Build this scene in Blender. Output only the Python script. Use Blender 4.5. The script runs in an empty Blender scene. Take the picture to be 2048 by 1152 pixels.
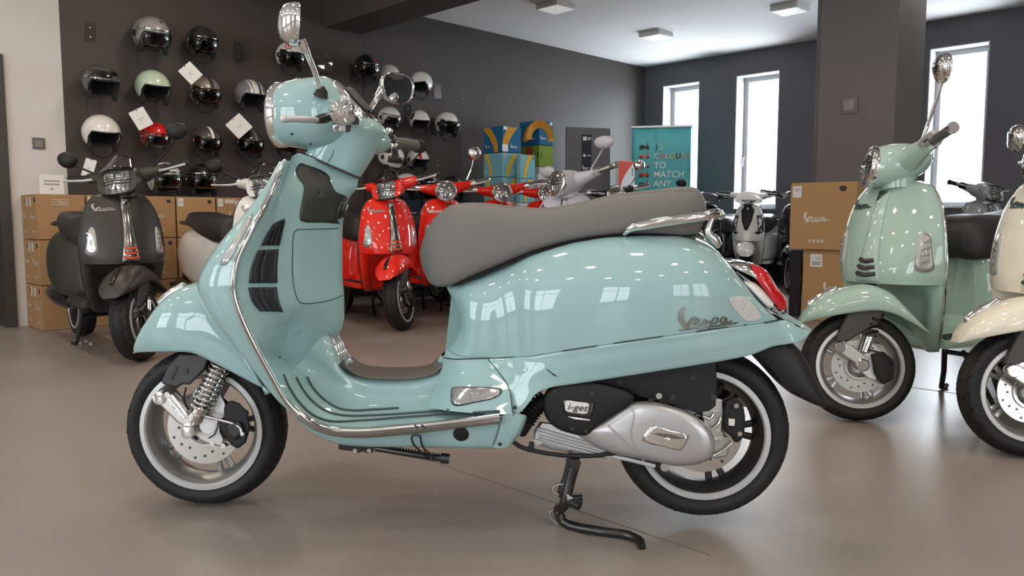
import bpy, bmesh, math, random
import numpy as np
from mathutils import Vector, Matrix
from mathutils.bvhtree import BVHTree

random.seed(7)
scene = bpy.context.scene
COL = scene.collection
PI = math.pi

# ------------------------------------------------------------------ camera
CAM_H = 0.85
FPX = 1568.0
PITCH = math.radians(5.17)
cam_data = bpy.data.cameras.new('camera')
cam_data.sensor_width = 36.0
cam_data.lens = FPX / 2048.0 * 36.0
cam_data.clip_start = 0.05
cam = bpy.data.objects.new('camera', cam_data)
cam.location = (0, 0, CAM_H)
cam.rotation_euler = (math.radians(90) - PITCH, 0, 0)
COL.objects.link(cam)
scene.camera = cam

# ------------------------------------------------------------------ world, exposure
world = bpy.data.worlds.new('overcast_sky')
scene.world = world
world.use_nodes = True
bg = world.node_tree.nodes['Background']
bg.inputs[0].default_value = (0.90, 0.95, 1.0, 1)
bg.inputs[1].default_value = 5.0
scene.view_settings.view_transform = 'Standard'
scene.view_settings.look = 'None'
scene.view_settings.gamma = 1.0
scene.view_settings.use_curve_mapping = False
scene.view_settings.exposure = -0.15
scene.cycles.use_denoising = True
scene.cycles.max_bounces = 8
scene.cycles.diffuse_bounces = 4
scene.cycles.glossy_bounces = 4
scene.cycles.transmission_bounces = 6
scene.cycles.transparent_max_bounces = 8
scene.cycles.sample_clamp_indirect = 4.0
scene.cycles.caustics_reflective = False
scene.cycles.caustics_refractive = False

# room frame: a = along the helmet wall (far, to the right), b = out of the helmet wall into the room
R2 = math.sqrt(0.5)
CORNER = Vector((2.03, 11.95, 0))          # corner of helmet wall and window wall
DA = Vector((-R2, -R2, 0))                 # from the corner along the helmet wall
DB = Vector((R2, -R2, 0))                  # from the corner along the window wall
CEIL = 3.08
def RM(a, b, z=0.0):
    p = CORNER + DA * a + DB * b
    return Vector((p.x, p.y, z))

def area_light(name, loc, normal, sx, sy, power, col=(1, 1, 1), spread=180):
    d = bpy.data.lights.new(name, 'AREA')
    d.shape = 'RECTANGLE'; d.size = sx; d.size_y = sy
    d.energy = power; d.color = col; d.spread = math.radians(spread)
    o = bpy.data.objects.new(name, d)
    o.location = loc
    o.rotation_euler = Vector(normal).to_track_quat('-Z', 'Y').to_euler()
    COL.objects.link(o)
    return o

# ------------------------------------------------------------------ daylight at the glazing
ROOM_A, ROOM_B = 14.6, 14.2                # length of helmet wall, length of window wall
WINDOWS = [(0.27, 0.89), (1.46, 2.09), (3.90, 4.51), (6.6, 7.22), (9.0, 9.62)]   # along b on the window wall
WZ0, WZ1 = 0.95, 2.77
for i, (b0, b1) in enumerate(WINDOWS[:3]):
    area_light('window_daylight', RM(-0.31, (b0 + b1) / 2, (WZ0 + WZ1) / 2), DA, b1 - b0 - .12, WZ1 - WZ0 - .12, 60, (0.86, 0.92, 1.0))
SHOPFRONT = [(2.0, 4.0), (5.0, 7.0), (9.5, 11.5)]         # glazing behind the camera, along b
SZ0, SZ1 = 0.35, 2.6
for i, (b0, b1) in enumerate(SHOPFRONT):
    area_light('shopfront_daylight', RM(ROOM_A + 0.12, (b0 + b1) / 2, (SZ0 + SZ1) / 2), -DA, b1 - b0 - .1, SZ1 - SZ0 - .1, 50, (0.86, 0.93, 1.0))
SIDEFRONT = [(7.5, 9.5), (10.0, 12.0)]                                              # glazing on the side wall, along a
for i, (a0, a1) in enumerate(SIDEFRONT):
    area_light('side_daylight', RM((a0 + a1) / 2, ROOM_B + 0.12, (SZ0 + SZ1) / 2), -DB, a1 - a0 - .1, SZ1 - SZ0 - .1, 16, (0.86, 0.93, 1.0))

# ------------------------------------------------------------------ materials
def mat(name, col, rough=0.5, metal=0.0, coat=0.0, spec=0.5, noise=0.0, nscale=20.0, bump=0.0, bscale=200.0, emit=None, trans=0.0, alpha=1.0, sheen=0.0, crough=0.03):
    m = bpy.data.materials.new(name)
    m.use_nodes = True
    nt = m.node_tree
    b = nt.nodes['Principled BSDF']
    c = (col[0], col[1], col[2], 1)
    b.inputs['Base Color'].default_value = c
    b.inputs['Roughness'].default_value = rough
    b.inputs['Metallic'].default_value = metal
    b.inputs['Coat Weight'].default_value = coat
    b.inputs['Coat Roughness'].default_value = crough
    b.inputs['Specular IOR Level'].default_value = spec
    b.inputs['Transmission Weight'].default_value = trans
    b.inputs['Alpha'].default_value = alpha
    if sheen: b.inputs['Sheen Weight'].default_value = sheen
    tc = nt.nodes.new('ShaderNodeTexCoord')
    if noise > 0:
        n = nt.nodes.new('ShaderNodeTexNoise'); n.inputs['Scale'].default_value = nscale
        n.inputs['Detail'].default_value = 4
        nt.links.new(tc.outputs['Object'], n.inputs['Vector'])
        mx = nt.nodes.new('ShaderNodeMix'); mx.data_type = 'RGBA'
        mx.inputs['A'].default_value = tuple(x * (1 - noise) for x in col) + (1,)
        mx.inputs['B'].default_value = tuple(min(1, x * (1 + noise)) for x in col) + (1,)
        nt.links.new(n.outputs['Fac'], mx.inputs['Factor'])
        nt.links.new(mx.outputs['Result'], b.inputs['Base Color'])
    if bump > 0:
        n2 = nt.nodes.new('ShaderNodeTexNoise'); n2.inputs['Scale'].default_value = bscale
        nt.links.new(tc.outputs['Object'], n2.inputs['Vector'])
        bp = nt.nodes.new('ShaderNodeBump'); bp.inputs['Strength'].default_value = bump
        bp.inputs['Distance'].default_value = 0.002
        nt.links.new(n2.outputs['Fac'], bp.inputs['Height'])
        nt.links.new(bp.outputs['Normal'], b.inputs['Normal'])
    if emit:
        b.inputs['Emission Color'].default_value = (emit[0], emit[1], emit[2], 1)
        b.inputs['Emission Strength'].default_value = emit[3]
    return m

def clear_mat(name, tint=(1, 1, 1), gloss=0.12, rough=0.02):
    m = bpy.data.materials.new(name); m.use_nodes = True
    nt = m.node_tree; nt.nodes.clear()
    out = nt.nodes.new('ShaderNodeOutputMaterial')
    t = nt.nodes.new('ShaderNodeBsdfTransparent'); t.inputs[0].default_value = (*tint, 1)
    g = nt.nodes.new('ShaderNodeBsdfGlossy'); g.inputs['Roughness'].default_value = rough
    fr = nt.nodes.new('ShaderNodeLayerWeight'); fr.inputs['Blend'].default_value = gloss
    mx = nt.nodes.new('ShaderNodeMixShader')
    nt.links.new(fr.outputs['Facing'], mx.inputs[0])
    nt.links.new(t.outputs[0], mx.inputs[1]); nt.links.new(g.outputs[0], mx.inputs[2])
    nt.links.new(mx.outputs[0], out.inputs[0])
    return m

MINT = mat('mint_paint', (0.295, 0.460, 0.462), 0.35, coat=1.0, spec=0.12, crough=0.02, noise=0.015, nscale=60)
MINT2 = mat('pale_mint_paint', (0.38, 0.53, 0.475), 0.35, coat=1.0, spec=0.12, crough=0.02, noise=0.015, nscale=60)
CREAM = mat('cream_paint', (0.78, 0.74, 0.63), 0.35, coat=1.0, spec=0.12, crough=0.02, noise=0.01, nscale=60)
RED = mat('red_paint', (0.78, 0.022, 0.010), 0.35, coat=1.0, spec=0.12, crough=0.02, noise=0.02, nscale=60)
MATTBLACK = mat('matt_black_paint', (0.030, 0.027, 0.024), 0.42, spec=0.5, noise=0.05, nscale=80)
WHITEP = mat('white_paint', (0.78, 0.77, 0.74), 0.28, coat=1.0, noise=0.01, nscale=60)
LILAC = mat('lilac_grey_paint', (0.46, 0.46, 0.52), 0.45, noise=0.02, nscale=60)
SILVERGREY = mat('silver_grey_paint', (0.33, 0.34, 0.36), 0.35, metal=0.3, coat=0.6, noise=0.03, nscale=300)
GLOSSBLACK = mat('gloss_black_paint', (0.012, 0.012, 0.014), 0.15, coat=1.0, noise=0.05, nscale=60)
CHROME = mat('chrome', (0.82, 0.82, 0.82), 0.06, metal=1.0, noise=0.02, nscale=40)
DCHROME = mat('dark_chrome', (0.30, 0.29, 0.28), 0.12, metal=1.0, noise=0.03, nscale=40)
ALU = mat('cast_aluminium', (0.60, 0.60, 0.60), 0.34, metal=0.9, noise=0.05, nscale=90, bump=0.05, bscale=700)
SATIN = mat('satin_silver_paint', (0.56, 0.57, 0.58), 0.38, metal=0.35, noise=0.03, nscale=120)
RIMDARK = mat('rim_grey_metal', (0.30, 0.30, 0.30), 0.33, metal=0.7, noise=0.06, nscale=60)
RIMBLACK = mat('black_rim_paint', (0.022, 0.022, 0.022), 0.35, noise=0.06, nscale=60)
STEEL = mat('brushed_steel', (0.62, 0.61, 0.59), 0.25, metal=1.0, noise=0.06, nscale=200)
RUBBER = mat('tyre_rubber', (0.012, 0.012, 0.013), 0.62, spec=0.35, noise=0.15, nscale=40, bump=0.15, bscale=300)
GROOVE = mat('tyre_groove_rubber', (0.006, 0.006, 0.006), 0.8, spec=0.2, noise=0.1)
BLACKPL = mat('black_plastic', (0.011, 0.011, 0.012), 0.5, spec=0.35, noise=0.1, nscale=150, bump=0.1, bscale=900)
GREYPL = mat('charcoal_plastic', (0.045, 0.045, 0.045), 0.5, noise=0.06, nscale=150, bump=0.12, bscale=1200)
BLACKMET = mat('black_enamel', (0.012, 0.012, 0.012), 0.25, spec=0.6, noise=0.1, nscale=60)
SEATM = mat('grey_seat_vinyl', (0.150, 0.146, 0.140), 0.55, spec=0.35, noise=0.04, nscale=60, bump=0.12, bscale=900)
SEATD = mat('black_seat_vinyl', (0.022, 0.021, 0.022), 0.5, noise=0.08, nscale=60, bump=0.12, bscale=900)
MATM = mat('brown_grey_rubber_mat', (0.11, 0.095, 0.085), 0.5, noise=0.05, nscale=90, bump=0.2, bscale=900)
STRIPM = mat('dark_green_rubber_strip', (0.045, 0.075, 0.068), 0.5, noise=0.05)
SEAM = mat('dark_panel_gap', (0.03, 0.055, 0.05), 0.7, noise=0.05)
GRIPM = mat('grey_grip_rubber', (0.10, 0.095, 0.09), 0.55, noise=0.05, nscale=200)
REDLENS = mat('red_lens', (0.50, 0.008, 0.015), 0.12, coat=1.0, noise=0.2, nscale=120)
CLEARLENS = mat('clear_ribbed_lens', (0.42, 0.42, 0.41), 0.18, metal=0.25, coat=1.0, noise=0.35, nscale=140)
HEADLENS = mat('headlamp_lens', (0.30, 0.30, 0.30), 0.10, metal=0.75, coat=1.0, noise=0.8, nscale=70)
SMOKELENS = mat('grey_lens', (0.36, 0.36, 0.37), 0.10, metal=0.5, coat=1.0, noise=0.5, nscale=120)
MIRROR = mat('mirror_glass', (0.80, 0.82, 0.84), 0.01, metal=1.0, noise=0.01)
WHITEPL = mat('white_plastic', (0.72, 0.71, 0.68), 0.35, noise=0.02)
PAPER = mat('white_paper', (0.78, 0.77, 0.75), 0.7, noise=0.02, nscale=50)
INK = mat('dark_ink', (0.03, 0.03, 0.035), 0.6, noise=0.05)
GREYINK = mat('grey_ink', (0.35, 0.34, 0.33), 0.6, noise=0.05)
ORANGE = mat('orange_red_trim', (0.62, 0.09, 0.03), 0.35, noise=0.05)
GLASSD = clear_mat('smoked_visor', (0.30, 0.30, 0.31), 0.25)
GLASSC = clear_mat('clear_plastic', (0.93, 0.94, 0.94), 0.16)
WGLASS = clear_mat('window_glass', (0.97, 0.98, 0.98), 0.06)
BRASSD = mat('bronze_disc_steel', (0.66, 0.60, 0.50), 0.25, metal=1.0, noise=0.08, nscale=120)

# ------------------------------------------------------------------ geometry helpers
def spl(P, n, closed=False):
    """interpolating cubic through points P, n samples per segment"""
    P = np.asarray(P, float)
    k = len(P)
    if k < 3 and not closed:
        t = np.linspace(0, 1, n * (k - 1) + 1)
        return P[0] + (P[-1] - P[0]) * t[:, None] if k == 2 else P
    Q = np.vstack([P[-1], P, P[0], P[1]]) if closed else np.vstack([2 * P[0] - P[1], P, 2 * P[-1] - P[-2]])
    d = np.sqrt(np.maximum(np.linalg.norm(np.diff(Q, axis=0), axis=1), 1e-9))
    out = []
    segs = k if closed else k - 1
    for i in range(segs):
        p0, p1, p2, p3 = Q[i], Q[i + 1], Q[i + 2], Q[i + 3]
        d0, d1, d2 = d[i], d[i + 1], d[i + 2]
        m1 = (p1 - p0) / d0 - (p2 - p0) / (d0 + d1) + (p2 - p1) / d1
        m2 = (p2 - p1) / d1 - (p3 - p1) / (d1 + d2) + (p3 - p2) / d2
        m1 = m1 * d1; m2 = m2 * d1
        for j in range(n):
            t = j / n
            out.append((2*t**3 - 3*t*t + 1) * p1 + (t**3 - 2*t*t + t) * m1 + (-2*t**3 + 3*t*t) * p2 + (t**3 - t*t) * m2)
    if not closed: out.append(P[-1])
    return np.array(out)

def csurf(grid, nu, nv, closev=False):
    """grid[u][v] of 3d control points -> dense interpolated array"""
    A = np.asarray(grid, float)
    rows = np.array([spl(A[i], nv, closev) for i in range(A.shape[0])])
    cols = [spl(rows[:, j], nu) for j in range(rows.shape[1])]
    return np.array(cols).transpose(1, 0, 2)

def mirror_grid(half):
    """each row runs from the near edge (y<0) to the centre (y=0): complete it symmetrically"""
    out = []
    for r in half:
        r = [tuple(p) for p in r]
        out.append(r + [(p[0], -p[1], p[2]) for p in reversed(r[:-1])])
    return out

class G:
    def __init__(s): s.v = []; s.f = []
    def add(s, v, f):
        o = len(s.v); s.v += [tuple(map(float, p)) for p in v]; s.f += [tuple(i + o for i in q) for q in f]; return s
    def grid(s, A, closeu=False, closev=False, cap0=False, cap1=False):
        nu, nv = A.shape[0], A.shape[1]
        f = []
        for i in range(nu if closeu else nu - 1):
            for j in range(nv if closev else nv - 1):
                f.append((i * nv + j, ((i + 1) % nu) * nv + j, ((i + 1) % nu) * nv + (j + 1) % nv, i * nv + (j + 1) % nv))
        if cap0: f.append(tuple(range(nv)))
        if cap1: f.append(tuple((nu - 1) * nv + j for j in reversed(range(nv))))
        return s.add(A.reshape(-1, 3), f)
    def box(s, c, d, rot=None):
        c = Vector(c); v = []
        for i in (-1, 1):
            for j in (-1, 1):
                for k in (-1, 1):
                    p = Vector((i * d[0] / 2, j * d[1] / 2, k * d[2] / 2))
                    if rot: p = rot @ p
                    v.append(c + p)
        return s.add(v, [(0, 1, 3, 2), (4, 6, 7, 5), (0, 4, 5, 1), (2, 3, 7, 6), (0, 2, 6, 4), (1, 5, 7, 3)])
    def tube(s, pts, r, n=10, closed=False, sub=0, flat=1.0, up=(0, 0, 1)):
        P = np.asarray([tuple(p) for p in pts], float)
        rr = list(r) if hasattr(r, '__len__') else [r] * len(P)
        if sub:
            R = spl(np.array(rr)[:, None].repeat(2, 1), sub, closed)[:, 0]
            P = spl(P, sub, closed); rr = list(R)
        k = len(P); rings = []
        nrm = None
        for i in range(k):
            a = P[(i - 1) % k] if (closed or i > 0) else P[i]
            b = P[(i + 1) % k] if (closed or i < k - 1) else P[i]
            t = Vector(b - a)
            if t.length < 1e-9: t = Vector((0, 0, 1))
            t.normalize()
            if nrm is None:
                u = Vector(up)
                if abs(u.dot(t)) > 0.95: u = Vector((1, 0, 0)) if abs(t.x) < 0.9 else Vector((0, 1, 0))
                nrm = (u - t * u.dot(t)).normalized()
            else:
                nrm = nrm - t * nrm.dot(t)
                nrm = nrm.normalized() if nrm.length > 1e-6 else t.orthogonal().normalized()
            bi = t.cross(nrm)
            rings.append([Vector(P[i]) + nrm * (rr[i] * math.cos(2*PI*q/n)) + bi * (rr[i] * flat * math.sin(2*PI*q/n)) for q in range(n)])
        return s.grid(np.array([[tuple(p) for p in g] for g in rings]), closeu=closed, closev=True, cap0=not closed, cap1=not closed)
    def lathe(s, prof, c, axis, n=32, cap=False, arc=None, ref=None):
        """prof = (radius, offset along axis)"""
        c = Vector(c); ax = Vector(axis).normalized()
        u = Vector(ref) if ref else ax.orthogonal()
        u = (u - ax * u.dot(ax)).normalized(); w = ax.cross(u)
        a0, a1 = arc if arc else (0, 2 * PI)
        m = n if not arc else n + 1
        A = np.array([[tuple(c + ax * o + (u * math.cos(a0 + (a1 - a0) * q / n) + w * math.sin(a0 + (a1 - a0) * q / n)) * r) for q in range(m)] for (r, o) in prof])
        return s.grid(A, closev=not arc, cap0=cap, cap1=cap)
    def prism(s, outline, d0, d1, f3):
        """outline in 2d, f3(u, v, d) -> 3d"""
        n = len(outline)
        v = [f3(a, b, d0) for a, b in outline] + [f3(a, b, d1) for a, b in outline]
        f = [tuple(range(n)), tuple(n + i for i in reversed(range(n)))]
        f += [(i, n + i, n + (i + 1) % n, (i + 1) % n) for i in range(n)]
        return s.add(v, f)
    def sphere(s, c, r, nu=16, nv=10, rot=None):
        c = Vector(c); rx, ry, rz = r if hasattr(r, '__len__') else (r, r, r)
        A = []
        for i in range(nv + 1):
            th = PI * (0.001 + 0.998 * i / nv)
            row = []
            for j in range(nu):
                p = Vector((rx * math.sin(th) * math.cos(2*PI*j/nu), ry * math.sin(th) * math.sin(2*PI*j/nu), rz * math.cos(th)))
                if rot: p = rot @ p
                row.append(tuple(c + p))
            A.append(row)
        return s.grid(np.array(A), closev=True, cap0=True, cap1=True)
    def xf(s, M):
        s.v = [tuple(M @ Vector(p)) for p in s.v]; return s
    def bvh(s): return BVHTree.FromPolygons([Vector(p) for p in s.v], s.f)
    def build(s, name, m, parent=None, sharp=40, solid=0, bevel=0, sub=0, off=-1, label=None, bseg=2):
        me = bpy.data.meshes.new(name)
        me.from_pydata(s.v, [], s.f)
        bm = bmesh.new(); bm.from_mesh(me)
        bmesh.ops.remove_doubles(bm, verts=bm.verts, dist=1e-6)
        bmesh.ops.recalc_face_normals(bm, faces=bm.faces)
        bm.to_mesh(me); bm.free()
        me.shade_smooth()
        me.set_sharp_from_angle(angle=math.radians(sharp))
        me.materials.append(m)
        o = bpy.data.objects.new(name, me)
        COL.objects.link(o)
        if parent: o.parent = parent
        if solid:
            q = o.modifiers.new('thick', 'SOLIDIFY'); q.thickness = solid; q.offset = off
        if bevel:
            q = o.modifiers.new('edge', 'BEVEL'); q.width = bevel; q.segments = bseg; q.limit_method = 'ANGLE'; q.angle_limit = math.radians(35)
            q.harden_normals = False
        if sub:
            q = o.modifiers.new('sub', 'SUBSURF'); q.levels = sub; q.render_levels = sub
        if label: o['label'] = label
        return o

def empty(name, loc=(0, 0, 0), rz=0.0, parent=None):
    o = bpy.data.objects.new(name, None)
    o.empty_display_size = 0.1
    o.location = loc; o.rotation_euler = (0, 0, rz)
    COL.objects.link(o)
    if parent: o.parent = parent
    return o

def tag(o, label, cat, group=None):
    o['label'] = label; o['category'] = cat
    if group: o['group'] = group
    return o

def struct(o, label=None, cat=None):
    o['kind'] = 'structure'
    if label: o['label'] = label
    if cat: o['category'] = cat
    return o

def rrect(w, h, r, n=4):
    out = []
    for cx, cy, a in ((w/2-r, h/2-r, 0), (-w/2+r, h/2-r, 90), (-w/2+r, -h/2+r, 180), (w/2-r, -h/2+r, 270)):
        for i in range(n + 1):
            t = math.radians(a + 90 * i / n)
            out.append((cx + r * math.cos(t), cy + r * math.sin(t)))
    return out

def floor_at(px, py):
    u = (px - 1024) / FPX; v = (576 - py) / FPX
    d = Vector((u, math.cos(PITCH) + v * math.sin(PITCH), -math.sin(PITCH) + v * math.cos(PITCH)))
    t = -CAM_H / d.z
    return Vector((d.x * t, d.y * t, 0))
def point_at(px, py, Y):
    u = (px - 1024) / FPX; v = (576 - py) / FPX
    d = Vector((u, math.cos(PITCH) + v * math.sin(PITCH), -math.sin(PITCH) + v * math.cos(PITCH)))
    t = Y / d.y
    return Vector((d.x * t, Y, CAM_H + d.z * t))

def text_geo(txt, size=1.0, extrude=0.0, align='LEFT', bold=0.0):
    """mesh geometry of built-in font lettering in the xy plane"""
    cu = bpy.data.curves.new('lettering', 'FONT')
    cu.body = txt; cu.size = size; cu.extrude = extrude; cu.align_x = align; cu.resolution_u = 3; cu.offset = bold * size
    ob = bpy.data.objects.new('lettering', cu); COL.objects.link(ob)
    dg = bpy.context.evaluated_depsgraph_get()
    me = bpy.data.meshes.new_from_object(ob.evaluated_get(dg))
    v = [tuple(p.co) for p in me.vertices]; f = [tuple(p.vertices) for p in me.polygons]
    bpy.data.objects.remove(ob); bpy.data.curves.remove(cu); bpy.data.meshes.remove(me)
    return v, f

SCRIPT = [
    ([(0.06,.47),(0.0,.38),(.0,.24),(.045,.12),(.12,.02)], .075), ([(.12,.02),(.15,.14),(.20,.22),(.27,.25)], .05),
    ([(.21,.09),(.29,.13),(.335,.185),(.315,.215),(.27,.19),(.245,.12),(.265,.07),(.33,.075),(.38,.12)], .022),
    ([(.36,.07),(.43,.20),(.455,.14),(.44,.08),(.395,.07)], .022), ([(.46,.09),(.52,.16)], .018),
    ([(.49,-.06),(.53,.08),(.575,.22)], .024), ([(.55,.14),(.60,.22),(.645,.21),(.64,.13),(.59,.09),(.555,.11)], .020),
    ([(.80,.20),(.75,.225),(.705,.17),(.71,.10),(.755,.095),(.80,.20),(.80,.12),(.84,.10),(.90,.14)], .024),
    ([(-.03,-.02),(.2,.0),(.6,.03),(1.0,.08)], .034)]
def script_ribbons(f3, th=1.0):
    """flat slanted script word; f3(u, v, d) maps unit coordinates to 3d, d = 0 back / 1 front"""
    g = G()
    for pts, w in SCRIPT:
        P = spl(np.array([(a, b, 0) for a, b in pts]), 4)
        n = len(P); L = []; Rr = []
        for i in range(n):
            t = P[min(i+1, n-1)] - P[max(i-1, 0)]
            t = t / (np.linalg.norm(t) + 1e-9)
            k = w * th * .5 * (0.55 + 0.45 * math.sin(PI * (i + .6) / (n + .2)))
            nn = np.array((-t[1], t[0], 0)) * k
            L.append(P[i] + nn); Rr.append(P[i] - nn)
        for d in (0, 1):
            v = [f3(p[0], p[1], d) for p in L] + [f3(p[0], p[1], d) for p in Rr]
            g.add(v, [(i, i+1, n+i+1, n+i) for i in range(n-1)])
        v = [f3(p[0], p[1], 0) for p in L] + [f3(p[0], p[1], 1) for p in L]
        g.add(v, [(i, i+1, n+i+1, n+i) for i in range(n-1)])
        v = [f3(p[0], p[1], 0) for p in Rr] + [f3(p[0], p[1], 1) for p in Rr]
        g.add(v, [(i, i+1, n+i+1, n+i) for i in range(n-1)])
    return g
# ================================================================== the room
def wall_mat(name, col, rough=0.75, var=0.08, vs=1.2, spec=0.3):
    m = mat(name, col, rough, spec=spec, noise=var, nscale=vs, bump=0.15, bscale=90)
    return m
DARKW = wall_mat('charcoal_wall_paint', (0.070, 0.060, 0.056), 0.55, 0.22, 0.9, 0.35)
WINW = wall_mat('blue_charcoal_wall_paint', (0.11, 0.103, 0.112), 0.6, 0.12, 0.9)
PILW = wall_mat('grey_pillar_paint', (0.165, 0.152, 0.146), 0.6, 0.06, 1.5)
WHITEW = wall_mat('white_wall_paint', (0.64, 0.62, 0.58), 0.7, 0.02, 2.0)
CEILM = wall_mat('ceiling_paint', (0.86, 0.84, 0.83), 0.8, 0.03, 1.0)
REVEAL = wall_mat('pale_reveal_paint', (0.36, 0.36, 0.37), 0.7, 0.04, 2.0)
FRAMEM = mat('grey_window_frame', (0.45, 0.45, 0.46), 0.4, noise=0.02)
DOORFR = mat('dark_door_frame', (0.05, 0.045, 0.042), 0.45, noise=0.08, nscale=30)
SHOPFR = mat('shopfront_frame', (0.10, 0.10, 0.10), 0.4, noise=0.05)

def floor_mat():
    m = bpy.data.materials.new('sealed_concrete_floor'); m.use_nodes = True
    nt = m.node_tree; b = nt.nodes['Principled BSDF']
    tc = nt.nodes.new('ShaderNodeTexCoord')
    n1 = nt.nodes.new('ShaderNodeTexNoise'); n1.inputs['Scale'].default_value = 0.9; n1.inputs['Detail'].default_value = 6
    n2 = nt.nodes.new('ShaderNodeTexNoise'); n2.inputs['Scale'].default_value = 55; n2.inputs['Detail'].default_value = 5
    nt.links.new(tc.outputs['Object'], n1.inputs['Vector']); nt.links.new(tc.outputs['Object'], n2.inputs['Vector'])
    r1 = nt.nodes.new('ShaderNodeValToRGB')
    r1.color_ramp.elements[0].position = 0.3; r1.color_ramp.elements[0].color = (0.270, 0.235, 0.210, 1)
    r1.color_ramp.elements[1].position = 0.75; r1.color_ramp.elements[1].color = (0.315, 0.28, 0.252, 1)
    nt.links.new(n1.outputs['Fac'], r1.inputs['Fac'])
    mx = nt.nodes.new('ShaderNodeMix'); mx.data_type = 'RGBA'; mx.blend_type = 'MULTIPLY'; mx.inputs['Factor'].default_value = 1
    r2 = nt.nodes.new('ShaderNodeValToRGB')
    r2.color_ramp.elements[0].color = (0.86, 0.86, 0.86, 1); r2.color_ramp.elements[1].color = (1.06, 1.06, 1.06, 1)
    nt.links.new(n2.outputs['Fac'], r2.inputs['Fac'])
    nt.links.new(r1.outputs['Color'], mx.inputs['A']); nt.links.new(r2.outputs['Color'], mx.inputs['B'])
    nt.links.new(mx.outputs['Result'], b.inputs['Base Color'])
    rr = nt.nodes.new('ShaderNodeMapRange'); rr.inputs['To Min'].default_value = 0.30; rr.inputs['To Max'].default_value = 0.42
    nt.links.new(n1.outputs['Fac'], rr.inputs['Value']); nt.links.new(rr.outputs['Result'], b.inputs['Roughness'])
    b.inputs['Specular IOR Level'].default_value = 0.45
    bp = nt.nodes.new('ShaderNodeBump'); bp.inputs['Strength'].default_value = 0.05; bp.inputs['Distance'].default_value = 0.002
    nt.links.new(n2.outputs['Fac'], bp.inputs['Height']); nt.links.new(bp.outputs['Normal'], b.inputs['Normal'])
    return m
FLOORM = floor_mat()

def rbox(g, a0, a1, b0, b1, z0, z1):
    v = [RM(a, b, z) for a in (a0, a1) for b in (b0, b1) for z in (z0, z1)]
    return g.add(v, [(0, 1, 3, 2), (4, 6, 7, 5), (0, 4, 5, 1), (2, 3, 7, 6), (0, 2, 6, 4), (1, 5, 7, 3)])
def sbox(name, m, *a, label=None, cat=None, parent=None, bevel=0):
    o = rbox(G(), *a).build(name, m, parent, sharp=30, bevel=bevel)
    if not parent: struct(o, label, cat)
    return o

fl = sbox('floor', FLOORM, -0.3, ROOM_A + 0.3, -2.2, ROOM_B + 0.3, -0.15, 0, label='brown grey sealed concrete showroom floor', cat='floor')
# saw-cut joints of the slab
JOINT = mat('floor_joint_filler', (0.165, 0.142, 0.125), 0.6, noise=0.1, nscale=40)
def joint(p, q, w=0.006):
    d = (q - p).normalized(); n = Vector((-d.y, d.x, 0)) * w / 2
    G().add([p - n, p + n, q + n, q - n, ], [(0, 1, 2, 3)]).xf(Matrix.Translation((0, 0, 0.0006))).build('slab_joint', JOINT, fl)
joint(floor_at(700, 868), floor_at(1420, 1110), 0.004)
joint(floor_at(1560, 738), floor_at(2046, 806), 0.012)
joint(floor_at(0, 700), floor_at(420, 640), 0.004)

sbox('ceiling', CEILM, -0.3, ROOM_A + 0.3, -2.2, ROOM_B + 0.3, CEIL, CEIL + 0.15, label='pale grey painted ceiling', cat='ceiling')
A_DARK, A_STEP = 7.92, 5.09
DOOR_A0, DOOR_A1, DOOR_Z = 8.33, 9.45, 2.07
sbox('wall_back', DARKW, -0.3, A_STEP, -0.2, -0.05, 0, CEIL, label='charcoal painted wall beside the window corner', cat='wall')
sbox('wall_helmets', DARKW, A_STEP, A_DARK, -0.2, 0, 0, CEIL, label='charcoal painted wall hung with helmets', cat='wall')
g = G(); rbox(g, A_DARK, DOOR_A0, -0.2, 0, 0, CEIL); rbox(g, DOOR_A0, DOOR_A1, -0.2, 0, DOOR_Z, CEIL); rbox(g, DOOR_A1, ROOM_A + 0.2, -0.2, 0, 0, CEIL)
struct(g.build('wall_left', WHITEW, sharp=30), 'white painted wall with the doorway', 'wall')
# room behind the doorway
g = G(); rbox(g, DOOR_A0 - 1.2, DOOR_A1 + .4, -2.1, -2.0, 0, CEIL); rbox(g, DOOR_A0 - 1.3, DOOR_A0 - 1.2, -2.1, -0.2, 0, CEIL); rbox(g, DOOR_A1 + .4, DOOR_A1 + .5, -2.1, -0.2, 0, CEIL)
struct(g.build('wall_corridor', REVEAL, sharp=30), 'grey wall of the room beyond the doorway', 'wall')
sbox('baseboard_corridor', DOORFR, DOOR_A0 - 1.2, DOOR_A1 + .4, -2.0, -1.985, 0, .14, label='dark skirting beyond the doorway', cat='baseboard')
area_light('corridor_lamp', RM((DOOR_A0 + DOOR_A1) / 2 - .3, -1.1, CEIL - .1), (0, 0, -1), .5, .5, 9, (1, .95, .88))
g = G()
rbox(g, DOOR_A0 - .005, DOOR_A0 + .07, -0.21, 0.025, 0, DOOR_Z + .005); rbox(g, DOOR_A1 - .07, DOOR_A1 + .005, -0.21, 0.025, 0, DOOR_Z + .005)
rbox(g, DOOR_A0 + .07, DOOR_A1 - .07, -0.21, 0.025, DOOR_Z - .07, DOOR_Z + .005)
dfr = struct(g.build('door_1', DOORFR, sharp=30), 'dark door frame in the white wall', 'door')
# leaning timber board seen through the doorway
bd = G().box((0, 0, 0), (0.10, 0.025, 1.5))
bo = bd.build('timber_board', mat('pale_timber', (0.42, 0.33, 0.24), 0.6, noise=0.15, nscale=12), None, bevel=.003)
bo.location = RM(8.95, -1.2, 0.70); bo.rotation_euler = (0, math.radians(-24), math.radians(-20))
tag(bo, 'pale timber board leaning in the doorway', 'board')

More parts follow.
